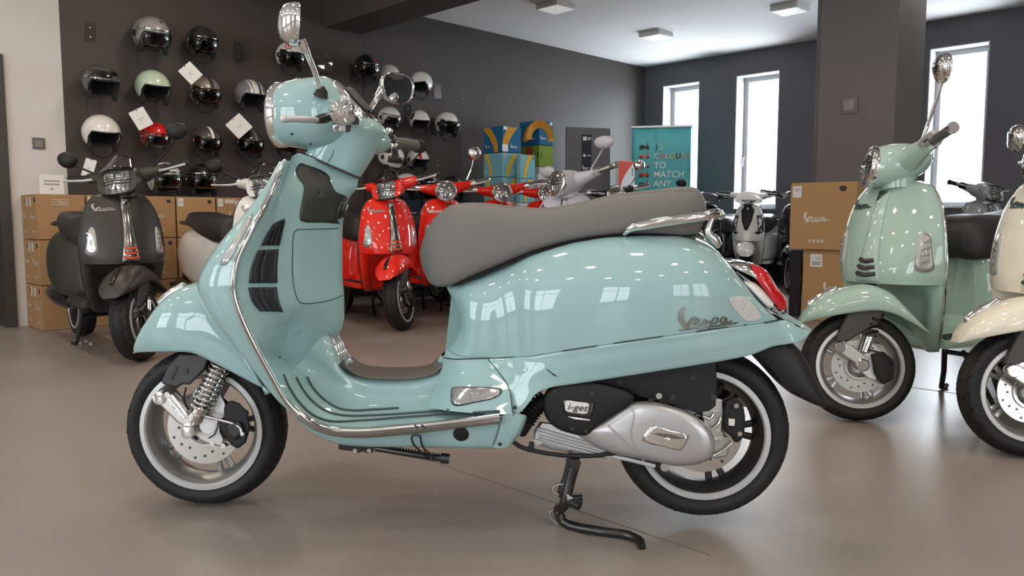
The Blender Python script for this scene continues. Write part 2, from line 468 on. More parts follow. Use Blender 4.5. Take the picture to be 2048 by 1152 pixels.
# window wall with three tall openings in view and two more to the side
def wall_with_holes(axis, pos0, pos1, length, holes, z0, z1, m, name, label):
    g = G()
    def bx(l0, l1, za, zb):
        if axis == 'b': rbox(g, pos0, pos1, l0, l1, za, zb)
        else: rbox(g, l0, l1, pos0, pos1, za, zb)
    cur = -0.2
    for h0, h1 in holes:
        bx(cur, h0, 0, CEIL); bx(h0, h1, 0, z0); bx(h0, h1, z1, CEIL); cur = h1
    bx(cur, length + 0.2, 0, CEIL)
    return struct(g.build(name, m, sharp=30), label, 'wall')
wall_with_holes('b', -0.28, 0, ROOM_B, WINDOWS, WZ0, WZ1, WINW, 'wall_right', 'blue charcoal wall with tall narrow windows')
wnames = ['tall narrow window behind the turquoise banner', 'tall narrow window above the white scooter', 'tall narrow window behind the pale mint scooter', 'tall narrow window to the side', 'tall narrow window at the far side']
for i, (b0, b1) in enumerate(WINDOWS):
    w = empty('window_%d' % (i + 1), RM(0, (b0 + b1) / 2, WZ0)); struct(w, wnames[i], 'window')
    Mi = Matrix.Translation(-w.location)
    g = G(); t = 0.012
    rbox(g, -0.215, 0.002, b0, b0 + t, WZ0, WZ1); rbox(g, -0.215, 0.002, b1 - t, b1, WZ0, WZ1)
    rbox(g, -0.215, 0.002, b0 + t, b1 - t, WZ1 - t, WZ1); rbox(g, -0.215, 0.02, b0 + t, b1 - t, WZ0, WZ0 + t)
    g.xf(Mi).build('reveal', REVEAL, w, sharp=30)
    g = G(); f = 0.075
    rbox(g, -0.27, -0.215, b0, b0 + f, WZ0, WZ1); rbox(g, -0.27, -0.215, b1 - f, b1, WZ0, WZ1)
    rbox(g, -0.27, -0.215, b0 + f, b1 - f, WZ1 - f, WZ1); rbox(g, -0.27, -0.215, b0 + f, b1 - f, WZ0, WZ0 + f)
    fr = g.xf(Mi).build('window_frame', FRAMEM, w, sharp=30, bevel=.006)
    g = G(); rbox(g, -0.245, -0.24, b0 + f, b1 - f, WZ0 + f, WZ1 - f); g.xf(Mi).build('pane', WGLASS, w)
    g = G(); zc = WZ0 + .72
    rbox(g, -0.215, -0.20, b0 + .028, b0 + .05, zc - .035, zc + .035)
    g.tube([RM(-0.20, b0 + .039, zc), RM(-0.165, b0 + .039, zc), RM(-0.165, b0 + .039, zc - .05), RM(-0.165, b0 + .039, zc - .12)], .008, 8)
    g.xf(Mi).build('window_handle', FRAMEM, fr)
# shopfront and side glazing behind the camera
wall_with_holes('b', ROOM_A, ROOM_A + .15, ROOM_B, SHOPFRONT, SZ0, SZ1, WHITEW, 'wall_front', 'white shopfront wall behind the viewer')
wall_with_holes('a', ROOM_B, ROOM_B + .15, ROOM_A, SIDEFRONT, SZ0, SZ1, WHITEW, 'wall_side', 'white side wall with glazing')
k = len(WINDOWS)
for (b0, b1) in SHOPFRONT:
    k += 1
    w = empty('window_%d' % k, RM(ROOM_A, (b0 + b1) / 2, SZ0)); struct(w, 'shopfront window number %d behind the viewer' % k, 'window')
    g = G(); t = .06; bm_ = (b0 + b1) / 2
    for q0, q1 in ((b0, b0 + t), (bm_ - t / 2, bm_ + t / 2), (b1 - t, b1)): rbox(g, ROOM_A + .03, ROOM_A + .09, q0, q1, SZ0, SZ1)
    for q0, q1 in ((SZ0, SZ0 + t), (1.95, 1.95 + t), (SZ1 - t, SZ1)): rbox(g, ROOM_A + .03, ROOM_A + .09, b0, b1, q0, q1)
    g.xf(Matrix.Translation(-w.location)).build('window_frame', SHOPFR, w)
for (a0, a1) in SIDEFRONT:
    k += 1
    w = empty('window_%d' % k, RM((a0 + a1) / 2, ROOM_B, SZ0)); struct(w, 'side window number %d out of the picture' % k, 'window')
    g = G(); t = .06; am = (a0 + a1) / 2
    for q0, q1 in ((a0, a0 + t), (am - t / 2, am + t / 2), (a1 - t, a1)): rbox(g, q0, q1, ROOM_B + .03, ROOM_B + .09, SZ0, SZ1)
    for q0, q1 in ((SZ0, SZ0 + t), (SZ1 - t, SZ1)): rbox(g, a0, a1, ROOM_B + .03, ROOM_B + .09, q0, q1)
    g.xf(Matrix.Translation(-w.location)).build('window_frame', SHOPFR, w)

# beam across the ceiling, pillar, skirting
sbox('beam', DARKW, A_STEP, 5.53, 0.0, ROOM_B, 2.74, CEIL, label='charcoal ceiling beam over the helmet wall', cat='beam')
PA0, PA1, PB0, PB1 = 1.98, 2.66, 3.80, 4.48
sbox('pillar', PILW, PA0, PA1, PB0, PB1, 0, CEIL, label='square grey pillar with a light switch', cat='pillar', bevel=.004)
sbox('trim_1', PILW, 2.30, 2.55, PB0 - .085, PB0 - .012, 0, CEIL, label='narrow grey casing beside the pillar', cat='trim')
sbox('baseboard_back', DOORFR, 0, A_STEP, -0.05, -0.035, 0, .10, label='dark skirting under the charcoal wall', cat='baseboard')
sbox('baseboard_right', DOORFR, 0, 0.015, 0, ROOM_B, 0, .10, label='dark skirting under the window wall', cat='baseboard')

# ceiling lamps: square surface fittings on a regular grid
LAMPF = mat('lamp_housing', (0.62, 0.62, 0.61), 0.5, noise=0.02)
def lamp(a, b, warm, power, emit):
    p = RM(a, b, CEIL)
    e = empty('ceiling_lamp', p, math.radians(45))
    G().box((0, 0, -.028), (.30, .30, .055)).build('housing', LAMPF, e, bevel=.006)
    col = (1.0, .84, .67) if warm else (1.0, .95, .9)
    m = mat('lamp_diffuser', (0.8, 0.8, 0.79), 0.5, noise=0.01, emit=(*col, emit))
    G().box((0, 0, -.058), (.265, .265, .008)).build('diffuser', m, e, bevel=.002)
    area_light('ceiling_lamp_light', p + Vector((0, 0, -.07)), (0, 0, -1), .26, .26, power, col).parent = None
    return e
for i, a in enumerate((1.75, 3.57, 7.1, 8.9, 10.7, 12.5)):
    for j, b in enumerate((1.35, 3.05, 4.8, 6.55, 8.3, 10.05)):
        if a < 5: e = lamp(a, b, False, 3, 0.35)
        else: e = lamp(a, b, True, 11 if a < 10 else 5.5, 4.0)
        if (i, j) == (0, 0): l = 'square white ceiling lamp nearest the window corner'
        elif (i, j) == (0, 1): l = 'square white ceiling lamp beside the grey pillar'
        elif (i, j) == (1, 0): l = 'square ceiling lamp at the top edge near the dark beam'
        else: l = 'square ceiling lamp out of view over the showroom'
        tag(e, l, 'ceiling lamp', 'ceiling lamps' if (i, j) in ((0, 0), (0, 1), (1, 0)) else 'ceiling lamps out of view')
# light switches
def switch(name, M, label):
    e = empty(name); e.matrix_world = M
    G().prism(rrect(.088, .088, .008), 0, .009, lambda u, v, d: (u, v, d)).build('plate', mat('switch_plate', (0.16, 0.15, 0.14), 0.35, metal=.3, noise=.03), e, bevel=.002)
    G().prism(rrect(.055, .055, .004), .009, .014, lambda u, v, d: (u, v, d)).build('rocker', mat('switch_rocker', (0.24, 0.23, 0.22), 0.35, metal=.3, noise=.03), e, bevel=.001)
    tag(e, label, 'light switch')
def frame_on(p, n, up=Vector((0, 0, 1)), roll=0):
    z = Vector(n).normalized(); x = up.cross(z).normalized(); y = z.cross(x)
    M = Matrix((x, y, z)).transposed().to_4x4()
    M.translation = p
    return M @ Matrix.Rotation(roll, 4, 'Z')
def on_plane(px, py, n, q):
    """where the sight line through a pixel meets the plane through q with normal n"""
    d = point_at(px, py, 1.0) - Vector((0, 0, CAM_H)); o = Vector((0, 0, CAM_H)); n = Vector(n)
    return o + d * ((Vector(q) - o).dot(n) / d.dot(n))
switch('light_switch', frame_on(on_plane(77, 287, DB, RM(9, 0)), DB), 'grey light switch on the white wall')
switch('light_switch', frame_on(on_plane(1700, 211, DA, RM(PA1, 4)), DA) @ Matrix.Scale(1.6, 4), 'grey light switch on the square pillar')
# ================================================================== the mint touring scooter in front
YAW = math.radians(-5.5)
MO = Vector((0, 2.193, 0))
MROT = Matrix.Translation(MO) @ Matrix.Rotation(YAW, 4, 'Z')
MINV = MROT.inverted()
CAML = MINV @ Vector((0, 0, CAM_H))
def sray(px, py):
    return (MINV.to_3x3() @ (point_at(px, py, 1.0) - Vector((0, 0, CAM_H)))).normalized()
def S(px, py, y):
    """scooter coordinates of the point seen at (px, py) that lies y beside the centre plane"""
    d = sray(px, py); t = (y - CAML.y) / d.y
    return CAML + d * t
def T(pts, y=None):
    return [S(p[0], p[1], p[2] if y is None else y) for p in pts]
class Skin:
    """surfaces that trim, badges and lines are laid on"""
    def __init__(s, *gs): s.t = [g.bvh() for g in gs]
    def at(s, px, py, off=0.0):
        d = sray(px, py); best = None
        for t in s.t:
            h = t.ray_cast(CAML, d)
            if h[0] is not None and (best is None or h[3] < best[3]): best = h
        if best is None:                       # just off the edge: closest spot on the surface to the sight line
            for t in s.t:
                for k in range(60):
                    h = t.find_nearest(CAML + d * (1.6 + k * .02))
                    if h[0] is not None and (best is None or h[3] < best[3]): best = h
        n = best[1] if best[1].dot(d) < 0 else -best[1]
        return best[0] + n * off, n
    def line(s, pts, off=0.0, dens=4):
        P = spl(np.array([(a, b, 0) for a, b in pts]), dens) if len(pts) > 2 else np.array([(pts[0][0]+(pts[1][0]-pts[0][0])*k/8, pts[0][1]+(pts[1][1]-pts[0][1])*k/8, 0) for k in range(9)])
        out = []
        for p in P:
            q, n = s.at(p[0], p[1], off)
            if q is not None: out.append(q)
        return out
    def patch(s, top, bot, nu=16, nv=8, off=0.002):
        """grid between two pixel polylines, laid on the surface"""
        A = []
        def res(pl, n):
            P = np.array(pl, float); L = np.r_[0, np.cumsum(np.linalg.norm(np.diff(P, axis=0), axis=1))]
            return np.array([[np.interp(t * L[-1], L, P[:, k]) for k in (0, 1)] for t in np.linspace(0, 1, n)])
        a, b = res(top, nu), res(bot, nu)
        last = None
        for i in range(nv):
            row = []
            for j in range(nu):
                p = a[j] + (b[j] - a[j]) * i / (nv - 1)
                q, n = s.at(p[0], p[1], off)
                if q is None: q = last if last is not None else Vector((0, 0, 0))
                last = q
                row.append(tuple(q))
            A.append(row)
        return np.array(A)
    def fill(s, outline, off=0.002, rings=5):
        """fan patch inside a pixel outline, laid on the surface"""
        O = np.array(outline, float); c = O.mean(axis=0); A = []
        for k in range(rings + 1):
            f = 1 - k / rings * 0.98
            row = []
            for p in O:
                q, n = s.at(*(c + (p - c) * f), off)
                row.append(tuple(q if q is not None else (row[-1] if row else (0, 0, 0))))
            A.append(row)
        return np.array(A)
def smooth_outline(pts, n=4): return [(p[0], p[1]) for p in spl(np.array([(a, b, 0) for a, b in pts]), n, True)]

MS = empty('touring_scooter', MO, YAW)
tag(MS, 'glossy mint scooter with grey seat standing side-on in front', 'scooter')

# ---------------------------------------------------------------- leg shield: rider side and front side
wE = [.15, .20, .25, .285, .305, .31, .305, .29, .27, .25, .235]
EPX = [(573, 322), (556, 360), (530, 415), (500, 470), (476, 525), (470, 580), (484, 630), (512, 690), (545, 750), (578, 805), (612, 838)]
E = [S(p[0], p[1], -w) for p, w in zip(EPX, wE)]
# rows: corner B (px, lateral) and crown C of the rear face (px at the centre plane)
Bpx = [((598, 306), .080, (717, 357)), ((592, 340), .112, (713, 377)), ((593, 390), .142, (697, 397)), ((591, 445), .155, (684, 446)), ((587, 505), .160, (683, 505)), ((586, 560), .160, (684, 560)),
       ((595, 606), .155, (687, 604)), ((577, 660), .135, (684, 655)), ((556, 726), .120, (626, 740))]
half = []
for i, (bp, yb, cp) in enumerate(Bpx):
    e = E[i] if i < 8 else S(543, 724, -.14)
    b = S(bp[0], bp[1], -yb); c = S(cp[0], cp[1], 0)
    m1 = e.lerp(b, .12); m2 = e.lerp(b, .55); m3 = e.lerp(b, .965)
    m2 = m2 + Vector((-.006, .004, 0)); m1 = m1 + Vector((.004, .010, 0)) * (1 if i < 8 else 0)
    half.append([e, m1, m2, m3, b + (c - b) * .035 + Vector((.002, .0, 0)), b.lerp(c, .5) + Vector((.010, 0, 0)), c])
SHIN = G().grid(csurf(mirror_grid(half), 6, 5))
SHIN.build('inner_leg_shield', MINT, MS, sharp=60)
# closing floor of the knee box
front = []
fo = [(.025, .05), (.035, .07), (.06, .095), (.09, .13), (.115, .16), (.135, .185), (.13, .19), (.10, .17), (.07, .13), (.045, .09), (.03, .06)]
for i, e in enumerate(E):
    d1, d2 = fo[i]; w = -e.y
    front.append([e, e + Vector((-.5 * d1 - .012, .012, .0)), e + Vector((-d1 * 1.02, .24 * w, .002)), e + Vector((-d1 - (d2 - d1) * .62, .6 * w, .004)), Vector((e.x - d2, 0, e.z + .006))])
SHFR = G().grid(csurf(mirror_grid(front), 6, 5))
SHFR.build('front_leg_shield', MINT, MS, sharp=60)

# ---------------------------------------------------------------- floorboard and tunnel
edge = [(512, 690, -.285), (545, 750, -.268), (578, 805, -.25), (612, 838, -.235), (655, 857, -.228), (720, 861, -.225), (800, 855, -.225), (900, 845, -.225), (1022, 829, -.225)]
foot = [(540, 690, -.07), (610, 745, -.075), (650, 782, -.10), (690, 805, -.12), (730, 818, -.125), (790, 820, -.125), (850, 818, -.125), (930, 812, -.13), (1020, 805, -.13)]
shou = [(570, 655, -.058), (636, 708, -.062), (672, 737, -.075), (700, 757, -.085), (745, 772, -.088), (795, 774, -.088), (845, 770, -.088), (890, 752, -.088), (925, 720, -.088)]
crown = [(630, 628, .055), (680, 668, .055), (697, 706, .055), (718, 730, .055), (752, 738, .055), (795, 739, .055), (842, 736, .055), (877, 724, .055), (897, 698, .055)]
half = []
for e, f, s_, c in zip(edge, foot, shou, crown):
    e, f, s_, c = S(*e), S(*f), S(*s_), S(*c)
    half.append([e, e.lerp(f, .3), e.lerp(f, .68) + Vector((0, 0, -.002)), f, f.lerp(s_, .45) + Vector((.002, .10 * -f.y, 0)), s_, Vector((c.x, max(-.055, s_.y * .72), c.z)), Vector((c.x, 0, c.z + .003))])
FLOORB = G().grid(csurf(mirror_grid(half), 6, 4))
FLOORB.build('floorboard', MINT, MS, sharp=60)

# lower side fairing below the bright trim, with closed underside
top = [(578, 805, -.25), (612, 838, -.235), (655, 857, -.228), (720, 861, -.226), (800, 855, -.226), (900, 845, -.226), (1004, 832, -.226)]
bot = [(592, 838, -.215), (626, 867, -.205), (668, 886, -.20), (725, 893, -.20), (800, 894, -.20), (895, 896, -.20), (985, 897, -.20)]
half = []
for a, b in zip(top, bot):
    a, b = S(*a), S(*b)
    half.append([a, a.lerp(b, .5) + Vector((0, -.004, 0)), a.lerp(b, .92) + Vector((0, -.002, 0)), b + Vector((0, .012, -.004)), Vector((b.x, -.08, b.z - .006)), Vector((b.x, 0, b.z - .006))])
FAIR = G().grid(csurf(mirror_grid(half), 5, 4))
FAIR.build('lower_fairing', MINT, MS, sharp=60)
rows = [[(1004, 831, -.228), (1028, 828, -.232), (1050, 830, -.228), (1054, 836, -.20)],
        [(996, 862, -.224), (1018, 861, -.226), (1038, 862, -.222), (1044, 863, -.19)],
        [(985, 895, -.21), (1004, 896, -.21), (1018, 893, -.206), (1024, 890, -.18)]]
REARF = G().grid(csurf([[S(*p) for p in r] for r in rows], 5, 5))
REARF.build('fairing_end', MINT, MS, sharp=60)

# panel with the side marker, between floorboard and engine
rows = [[(893, 698, -.088), (915, 712, -.128), (945, 717, -.150), (975, 716, -.158)],
        [(884, 735, -.092), (912, 750, -.150), (958, 756, -.180), (1004, 752, -.182)],
        [(870, 778, -.118), (905, 792, -.190), (960, 795, -.208), (1021, 790, -.208)],
        [(856, 815, -.150), (900, 822, -.215), (960, 827, -.226), (1027, 829, -.226)]]
SIDEP = G().grid(csurf([[S(*p) for p in r] for r in rows], 6, 6))
SIDEP.build('side_panel', MINT, MS, sharp=60)
SIDEP2 = G(); SIDEP2.v = [(a, -b, c) for a, b, c in SIDEP.v]; SIDEP2.f = SIDEP.f
SIDEP2.build('side_panel', MINT, MS, sharp=60)

# ---------------------------------------------------------------- rear body
st = [((891, 573), (884, 715), 34, .070), ((903, 569), (901, 716), 24, .100), ((925, 562), (930, 717), 9, .128), ((965, 546), (970, 717), 0, .148), ((1005, 527), (1012, 716), 0, .158), ((1028, 517), (1034, 714), 0, .172),
      ((1060, 503), (1065, 711), 0, .198), ((1130, 482), (1130, 701), 0, .220), ((1210, 470), (1210, 689), 0, .232), ((1300, 468), (1300, 676), 0, .232),
      ((1375, 475), (1380, 665), 0, .215), ((1434, 502), (1440, 656), 0, .185), ((1472, 543), (1490, 650), 0, .150), ((1510, 592), (1530, 645), 0, .115), ((1543, 628), (1556, 641), 0, .085)]
half = []
for (tp, bp, bul, w) in st:
    t_ = S(tp[0], tp[1], -w * .62); b_ = S(bp[0], bp[1], -w)
    row = []
    for q, (yy, zz) in enumerate([(1.0, 0), (1.02, .22), (1.02, .45), (.97, .66), (.86, .84), (.70, .95), (.42, 1.02), (0, 1.05)]):
        z = b_.z + (t_.z - b_.z) * zz
        x = b_.x + (t_.x - b_.x) * min(zz, 1) + bul / 690 * math.sin(PI * min(1, zz)) 
        row.append((x, -w * yy, z))
    half.append(row)
COWL = G().grid(csurf(mirror_grid(half), 5, 4), cap0=True, cap1=True)
COWL.build('rear_cowl', MINT, MS, sharp=50)
# skirt under the cowl seam, with tail
sk = [((975, 717), (1021, 828), .160, .215), ((990, 717), (1038, 826), .166, .215), ((1012, 716), (1054, 810), .170, .215), ((1040, 714), (1072, 788), .184, .212), ((1065, 711), (1098, 776), .197, .210),
      ((1130, 701), (1150, 768), .221, .212), ((1210, 689), (1222, 757), .233, .214), ((1300, 676), (1305, 744), .233, .212), ((1380, 665), (1388, 731), .216, .198), ((1440, 656), (1450, 721), .187, .175),
      ((1490, 650), (1508, 708), .151, .146), ((1530, 645), (1545, 693), .116, .118), ((1556, 641), (1575, 688), .086, .092), ((1575, 640), (1600, 683), .075, .078), ((1592, 650), (1614, 674), .062, .064), ((1606, 657), (1622, 663), .045, .045)]
half = []
for tp, bp, w1, w2 in sk:
    t_ = S(tp[0], tp[1], -w1); b_ = S(bp[0], bp[1], -w2)
    m_ = t_.lerp(b_, .5); m_.y -= .004
    half.append([b_ + Vector((0, .012, .004)), b_, t_.lerp(b_, .75) + Vector((0, -.003, 0)), m_, t_.lerp(b_, .2) + Vector((0, -.001, 0)), t_ + Vector((0, .001, -.002)), t_ + Vector((0, .014, -.002))])
a_ = csurf(half, 4, 4)
SKIRT = G().grid(a_)
m2 = a_.copy(); m2[:, :, 1] *= -1
sk_full = G().grid(a_); sk_full.grid(m2)
# tail top closing surface
tt = [[S(1540, 612, -.098), S(1545, 600, -.03), S(1545, 600, 0)], [S(1562, 632, -.082), S(1566, 622, -.03), S(1566, 622, 0)], [S(1580, 642, -.072), S(1584, 634, -.03), S(1584, 634, 0)], [S(1606, 656, -.045), S(1610, 650, -.02), S(1610, 650, 0)], [S(1622, 662, -.043), S(1624, 660, -.02), S(1624, 660, 0)]]
sk_full.grid(csurf(mirror_grid(tt), 4, 4))
sk_full.build('tail_skirt', MINT, MS, sharp=60)

# dark inner body that closes the underside behind the skirt
g = G()
ub = [(1040, 770, 1060, 800, .14), (1100, 740, 1100, 770, .17), (1250, 720, 1250, 745, .18), (1400, 690, 1400, 718, .16), (1500, 670, 1500, 695, .11), (1575, 655, 1575, 678, .06)]
A = []
for x0, y0, x1, y1, w in ub:
    a, b = S(x0, y0, -w), S(x1, y1, -w)
    A.append([(b.x, -w, b.z), (a.x, -w, a.z), (a.x, w, a.z), (b.x, w, b.z)])
g.grid(np.array(A), closev=True, cap0=True, cap1=True).build('underbody', BLACKPL, MS)
# tunnel end under the seat, closes the gap between tunnel and cowl
g = G(); A = []
for px, py0, py1, w in ((900, 700, 830, .085), (960, 690, 850, .12), (1030, 680, 800, .14)):
    a, b = S(px, py0, 0), S(px, py1, 0)
    A.append([(b.x, -w, b.z), (a.x, -w, a.z), (a.x, w, a.z), (b.x, w, b.z)])
g.grid(np.array(A), closev=True, cap0=True, cap1=True).build('tunnel_end', MINT, MS)

BODY = Skin(COWL, SKIRT, SIDEP, FLOORB, FAIR, SHIN, SHFR, REARF)
COWLS = Skin(COWL, SKIRT)
def seam(pts, skin=BODY, r=.0014, name='panel_gap', m=SEAM, off=.0008):
    P = skin.line(pts, off)
    return G().tube(P, r, 6).build(name, m, MS)
seam([(887, 715), (905, 718), (935, 718), (975, 716.5), (1012, 716), (1065, 711), (1130, 701), (1210, 689), (1300, 676), (1380, 665), (1440, 656), (1490, 650), (1530, 645), (1554, 640)], r=.0018)
seam([(976, 718), (1000, 748), (1014, 768), (1021, 790), (1025, 826)], r=.0012)
seam([(1029, 824), (1026, 832)], r=.001)
seam([(1004, 834), (995, 866), (985, 895)], r=.001)

# seat ------------------------------------------------------------
ss = [((841, 500), (845, 540), .045), ((850, 468), (862, 569), .085), ((872, 432), (895, 572), .112), ((905, 411), (940, 553), .128), ((960, 407), (990, 533), .140), ((1030, 414), (1050, 508), .150),
      ((1090, 416), (1110, 489), .156), ((1150, 407), (1165, 477), .160), ((1230, 389), (1235, 468), .158), ((1310, 380), (1305, 468), .148), ((1368, 374), (1360, 471), .130), ((1396, 378), (1386, 471), .112), ((1409, 398), (1400, 466), .095), ((1411, 425), (1404, 455), .08)]
half = []
for tp, bp, w in ss:
    t_ = S(tp[0], tp[1], -w * .55); b_ = S(bp[0], bp[1], -w)
    h = t_.z - b_.z; row = []
    for yy, zz in [(0, -.01), (.5, -.01), (.90, 0), (.985, .10), (1.0, .32), (.985, .58), (.93, .78), (.80, .92), (.52, 1.0), (0, 1.02)]:
        row.append((b_.x + (t_.x - b_.x) * zz, -w * yy, b_.z + h * zz))
    half.append(row)
SEATG = G().grid(csurf(mirror_grid([r[1:] for r in half]), 5, 3), cap0=True, cap1=True)
SEATG.grid(np.array([[r[1], (r[1][0], -r[1][1], r[1][2])] for r in half]))
seat = SEATG.build('seat', SEATM, MS, sharp=70)
SEATS = Skin(SEATG)
G().tube(SEATS.line([(1246, 391), (1290, 386), (1340, 382), (1400, 383)], .0), .0008, 5).build('stitching', GREYPL, seat)
# seat base
g = G(); A = []
for px, py, w in ((905, 570, .105), (960, 549, .128), (1060, 507, .145), (1150, 481, .15), (1250, 470, .15), (1330, 471, .14), (1395, 474, .11)):
    a = S(px, py, -w)
    A.append([(a.x, -w, a.z - .004), (a.x, -w + .012, a.z + .008), (a.x, w - .012, a.z + .008), (a.x, w, a.z - .004)])
g.grid(np.array(A), closev=True, cap0=True, cap1=True).build('seat_base', BLACKPL, MS)
# grab rail
gr = empty('grab_rail', (0, 0, 0), 0, MS)
P = T([(1248, 468, -.150), (1262, 456, -.165), (1290, 450, -.168), (1350, 440, -.165), (1405, 432, -.150), (1432, 427, -.12), (1440, 430, -.07)])
P2 = [Vector((p.x, -p.y, p.z)) for p in reversed(P)]
G().tube(P + [Vector((P[-1].x + .008, 0, P[-1].z))] + P2, [.006, .011, .013, .013, .013, .013, .013, .013, .013, .013, .013, .013, .013, .011, .006], 12, sub=5).build('rail', CHROME, gr, sharp=60)
for sgn in (-1, 1):
    a = S(1424, 436, -.10); b = S(1415, 465, -.10); c = S(1438, 492, -.085); d_ = S(1418, 486, -.095)
    f = lambda p: Vector((p.x, p.y * -sgn, p.z))
    G().tube([f(a), f(b), f(b.lerp(c, .6)), f(c)], [.007, .011, .015, .010], 10, sub=4).build('rail_bracket', CHROME, gr)

# tail lamp ---------------------------------------------------------
tl = empty('tail_lamp', (0, 0, 0), 0, MS)
def sweep_sym(name, m, par, rows, nu=5, nv=4, **k):
    """rows: (upper px, lower px, half width): rounded body swept along the tail"""
    half = []
    for up_, lo, w in rows:
        a, b = S(up_[0], up_[1], -w * .6), S(lo[0], lo[1], -w)
        half.append([(b.x, 0, b.z), (b.x, -w * .8, b.z), (b.x, -w, b.z + (a.z - b.z) * .1 + 0), tuple(a.lerp(b, .5) + Vector((0, -.0, 0)) + Vector((0, -(w - (a.y + b.y) * -.5), 0))), (a.x, -w * .75, a.z), (a.x, -w * .35, a.z + .004), (a.x, 0, a.z + .005)])
    g = G().grid(csurf(mirror_grid(half), nu, nv), cap0=True, cap1=True)
    g.build(name, m, par, sharp=55, **k); return g
sweep_sym('chrome_hood', CHROME, tl, [((1456, 524), (1460, 531), .070), ((1470, 524), (1475, 541), .082), ((1490, 526), (1500, 552), .085), ((1500, 530), (1516, 562), .084)])
sweep_sym('red_lens', REDLENS, tl, [((1499, 528), (1506, 553), .083), ((1520, 535), (1525, 574), .085), ((1534, 545), (1540, 596), .082), ((1553, 575), (1553, 613), .074), ((1571, 598), (1560, 621), .062), ((1573, 613), (1562, 624), .055)])
sweep_sym('dark_reflector', DCHROME, tl, [((1466, 535), (1473, 546), .078), ((1500, 556), (1500, 572), .082), ((1530, 585), (1530, 603), .080), ((1556, 612), (1550, 622), .07)])
sweep_sym('lamp_foot', DCHROME, tl, [((1546, 614), (1541, 620), .065), ((1560, 618), (1549, 626), .066), ((1573, 614), (1560, 630), .06), ((1574, 618), (1570, 629), .052)])
sweep_sym('turn_signal', WHITEPL, tl, [((1484, 560), (1490, 568), .098), ((1500, 562), (1512, 592), .105), ((1520, 575), (1532, 612), .098), ((1545, 603), (1541, 619), .085)])
# mud flap
A = []
for l, r, w in (((1512, 706), (1585, 688), .065), ((1540, 735), (1607, 712), .068), ((1570, 768), (1626, 748), .07), ((1600, 795), (1645, 785), .068), ((1625, 808), (1656, 806), .06), ((1646, 816), (1660, 812), .045)):
    a, b = S(l[0], l[1], -w), S(r[0], r[1], -w); m = a.lerp(b, .5)
    A.append([(a.x, w * .9, a.z), (a.x, -w * .9, a.z), (m.x, -w, m.z), (b.x, -w * .75, b.z), (b.x + .008, 0, b.z), (b.x, w * .75, b.z), (m.x, w, m.z)])
G().grid(csurf(A, 4, 2, True), closev=True, cap0=True, cap1=True).build('mud_flap', BLACKPL, MS, sharp=50)

# ---------------------------------------------------------------- front mudguard
tp_ = [(268, 702), (272, 688), (284, 662), (302, 634), (326, 603), (356, 580), (392, 568), (430, 567), (468, 592), (500, 640), (526, 705), (547, 780)]
bt_ = [(265, 706), (275, 705), (300, 704), (330, 704), (358, 704), (384, 706), (405, 714), (426, 725), (452, 738), (484, 755), (515, 771), (545, 784)]
half = []
for i, (a, b) in enumerate(zip(tp_, bt_)):
    k = i / (len(tp_) - 1)
    w = .035 + .085 * math.sin(min(1, k * 2.2) * PI / 2) if i > 0 else .03
    a_, b_ = S(a[0], a[1], -.035), S(b[0], b[1], -w)
    row = []
    for yy, zz in [(1.0, 0), (1.03, .3), (.97, .62), (.80, .86), (.45, .99), (0, 1.03)]:
        p = b_.lerp(a_, zz); row.append((p.x, -w * yy, p.z))
    half.append(row)
FEND = G().grid(csurf(mirror_grid(half), 5, 5), cap0=True)
fend = FEND.build('front_mudguard', MINT, MS, sharp=60, solid=.003)
FENDS = Skin(FEND)
# chrome crest on the mudguard
A = []
for i, (px, py) in enumerate(((320, 610), (332, 599), (348, 587), (372, 574))):
    c = S(px, py, -.0); w = .012 + .003 * math.sin(i)
    A.append([(c.x, -w, c.z + .002), (c.x - .006, -w * .6, c.z + .012), (c.x - .009, 0, c.z + .015), (c.x - .006, w * .6, c.z + .012), (c.x, w, c.z + .002)])
G().grid(csurf(A, 4, 3)).build('chrome_crest', CHROME, fend, solid=.003)

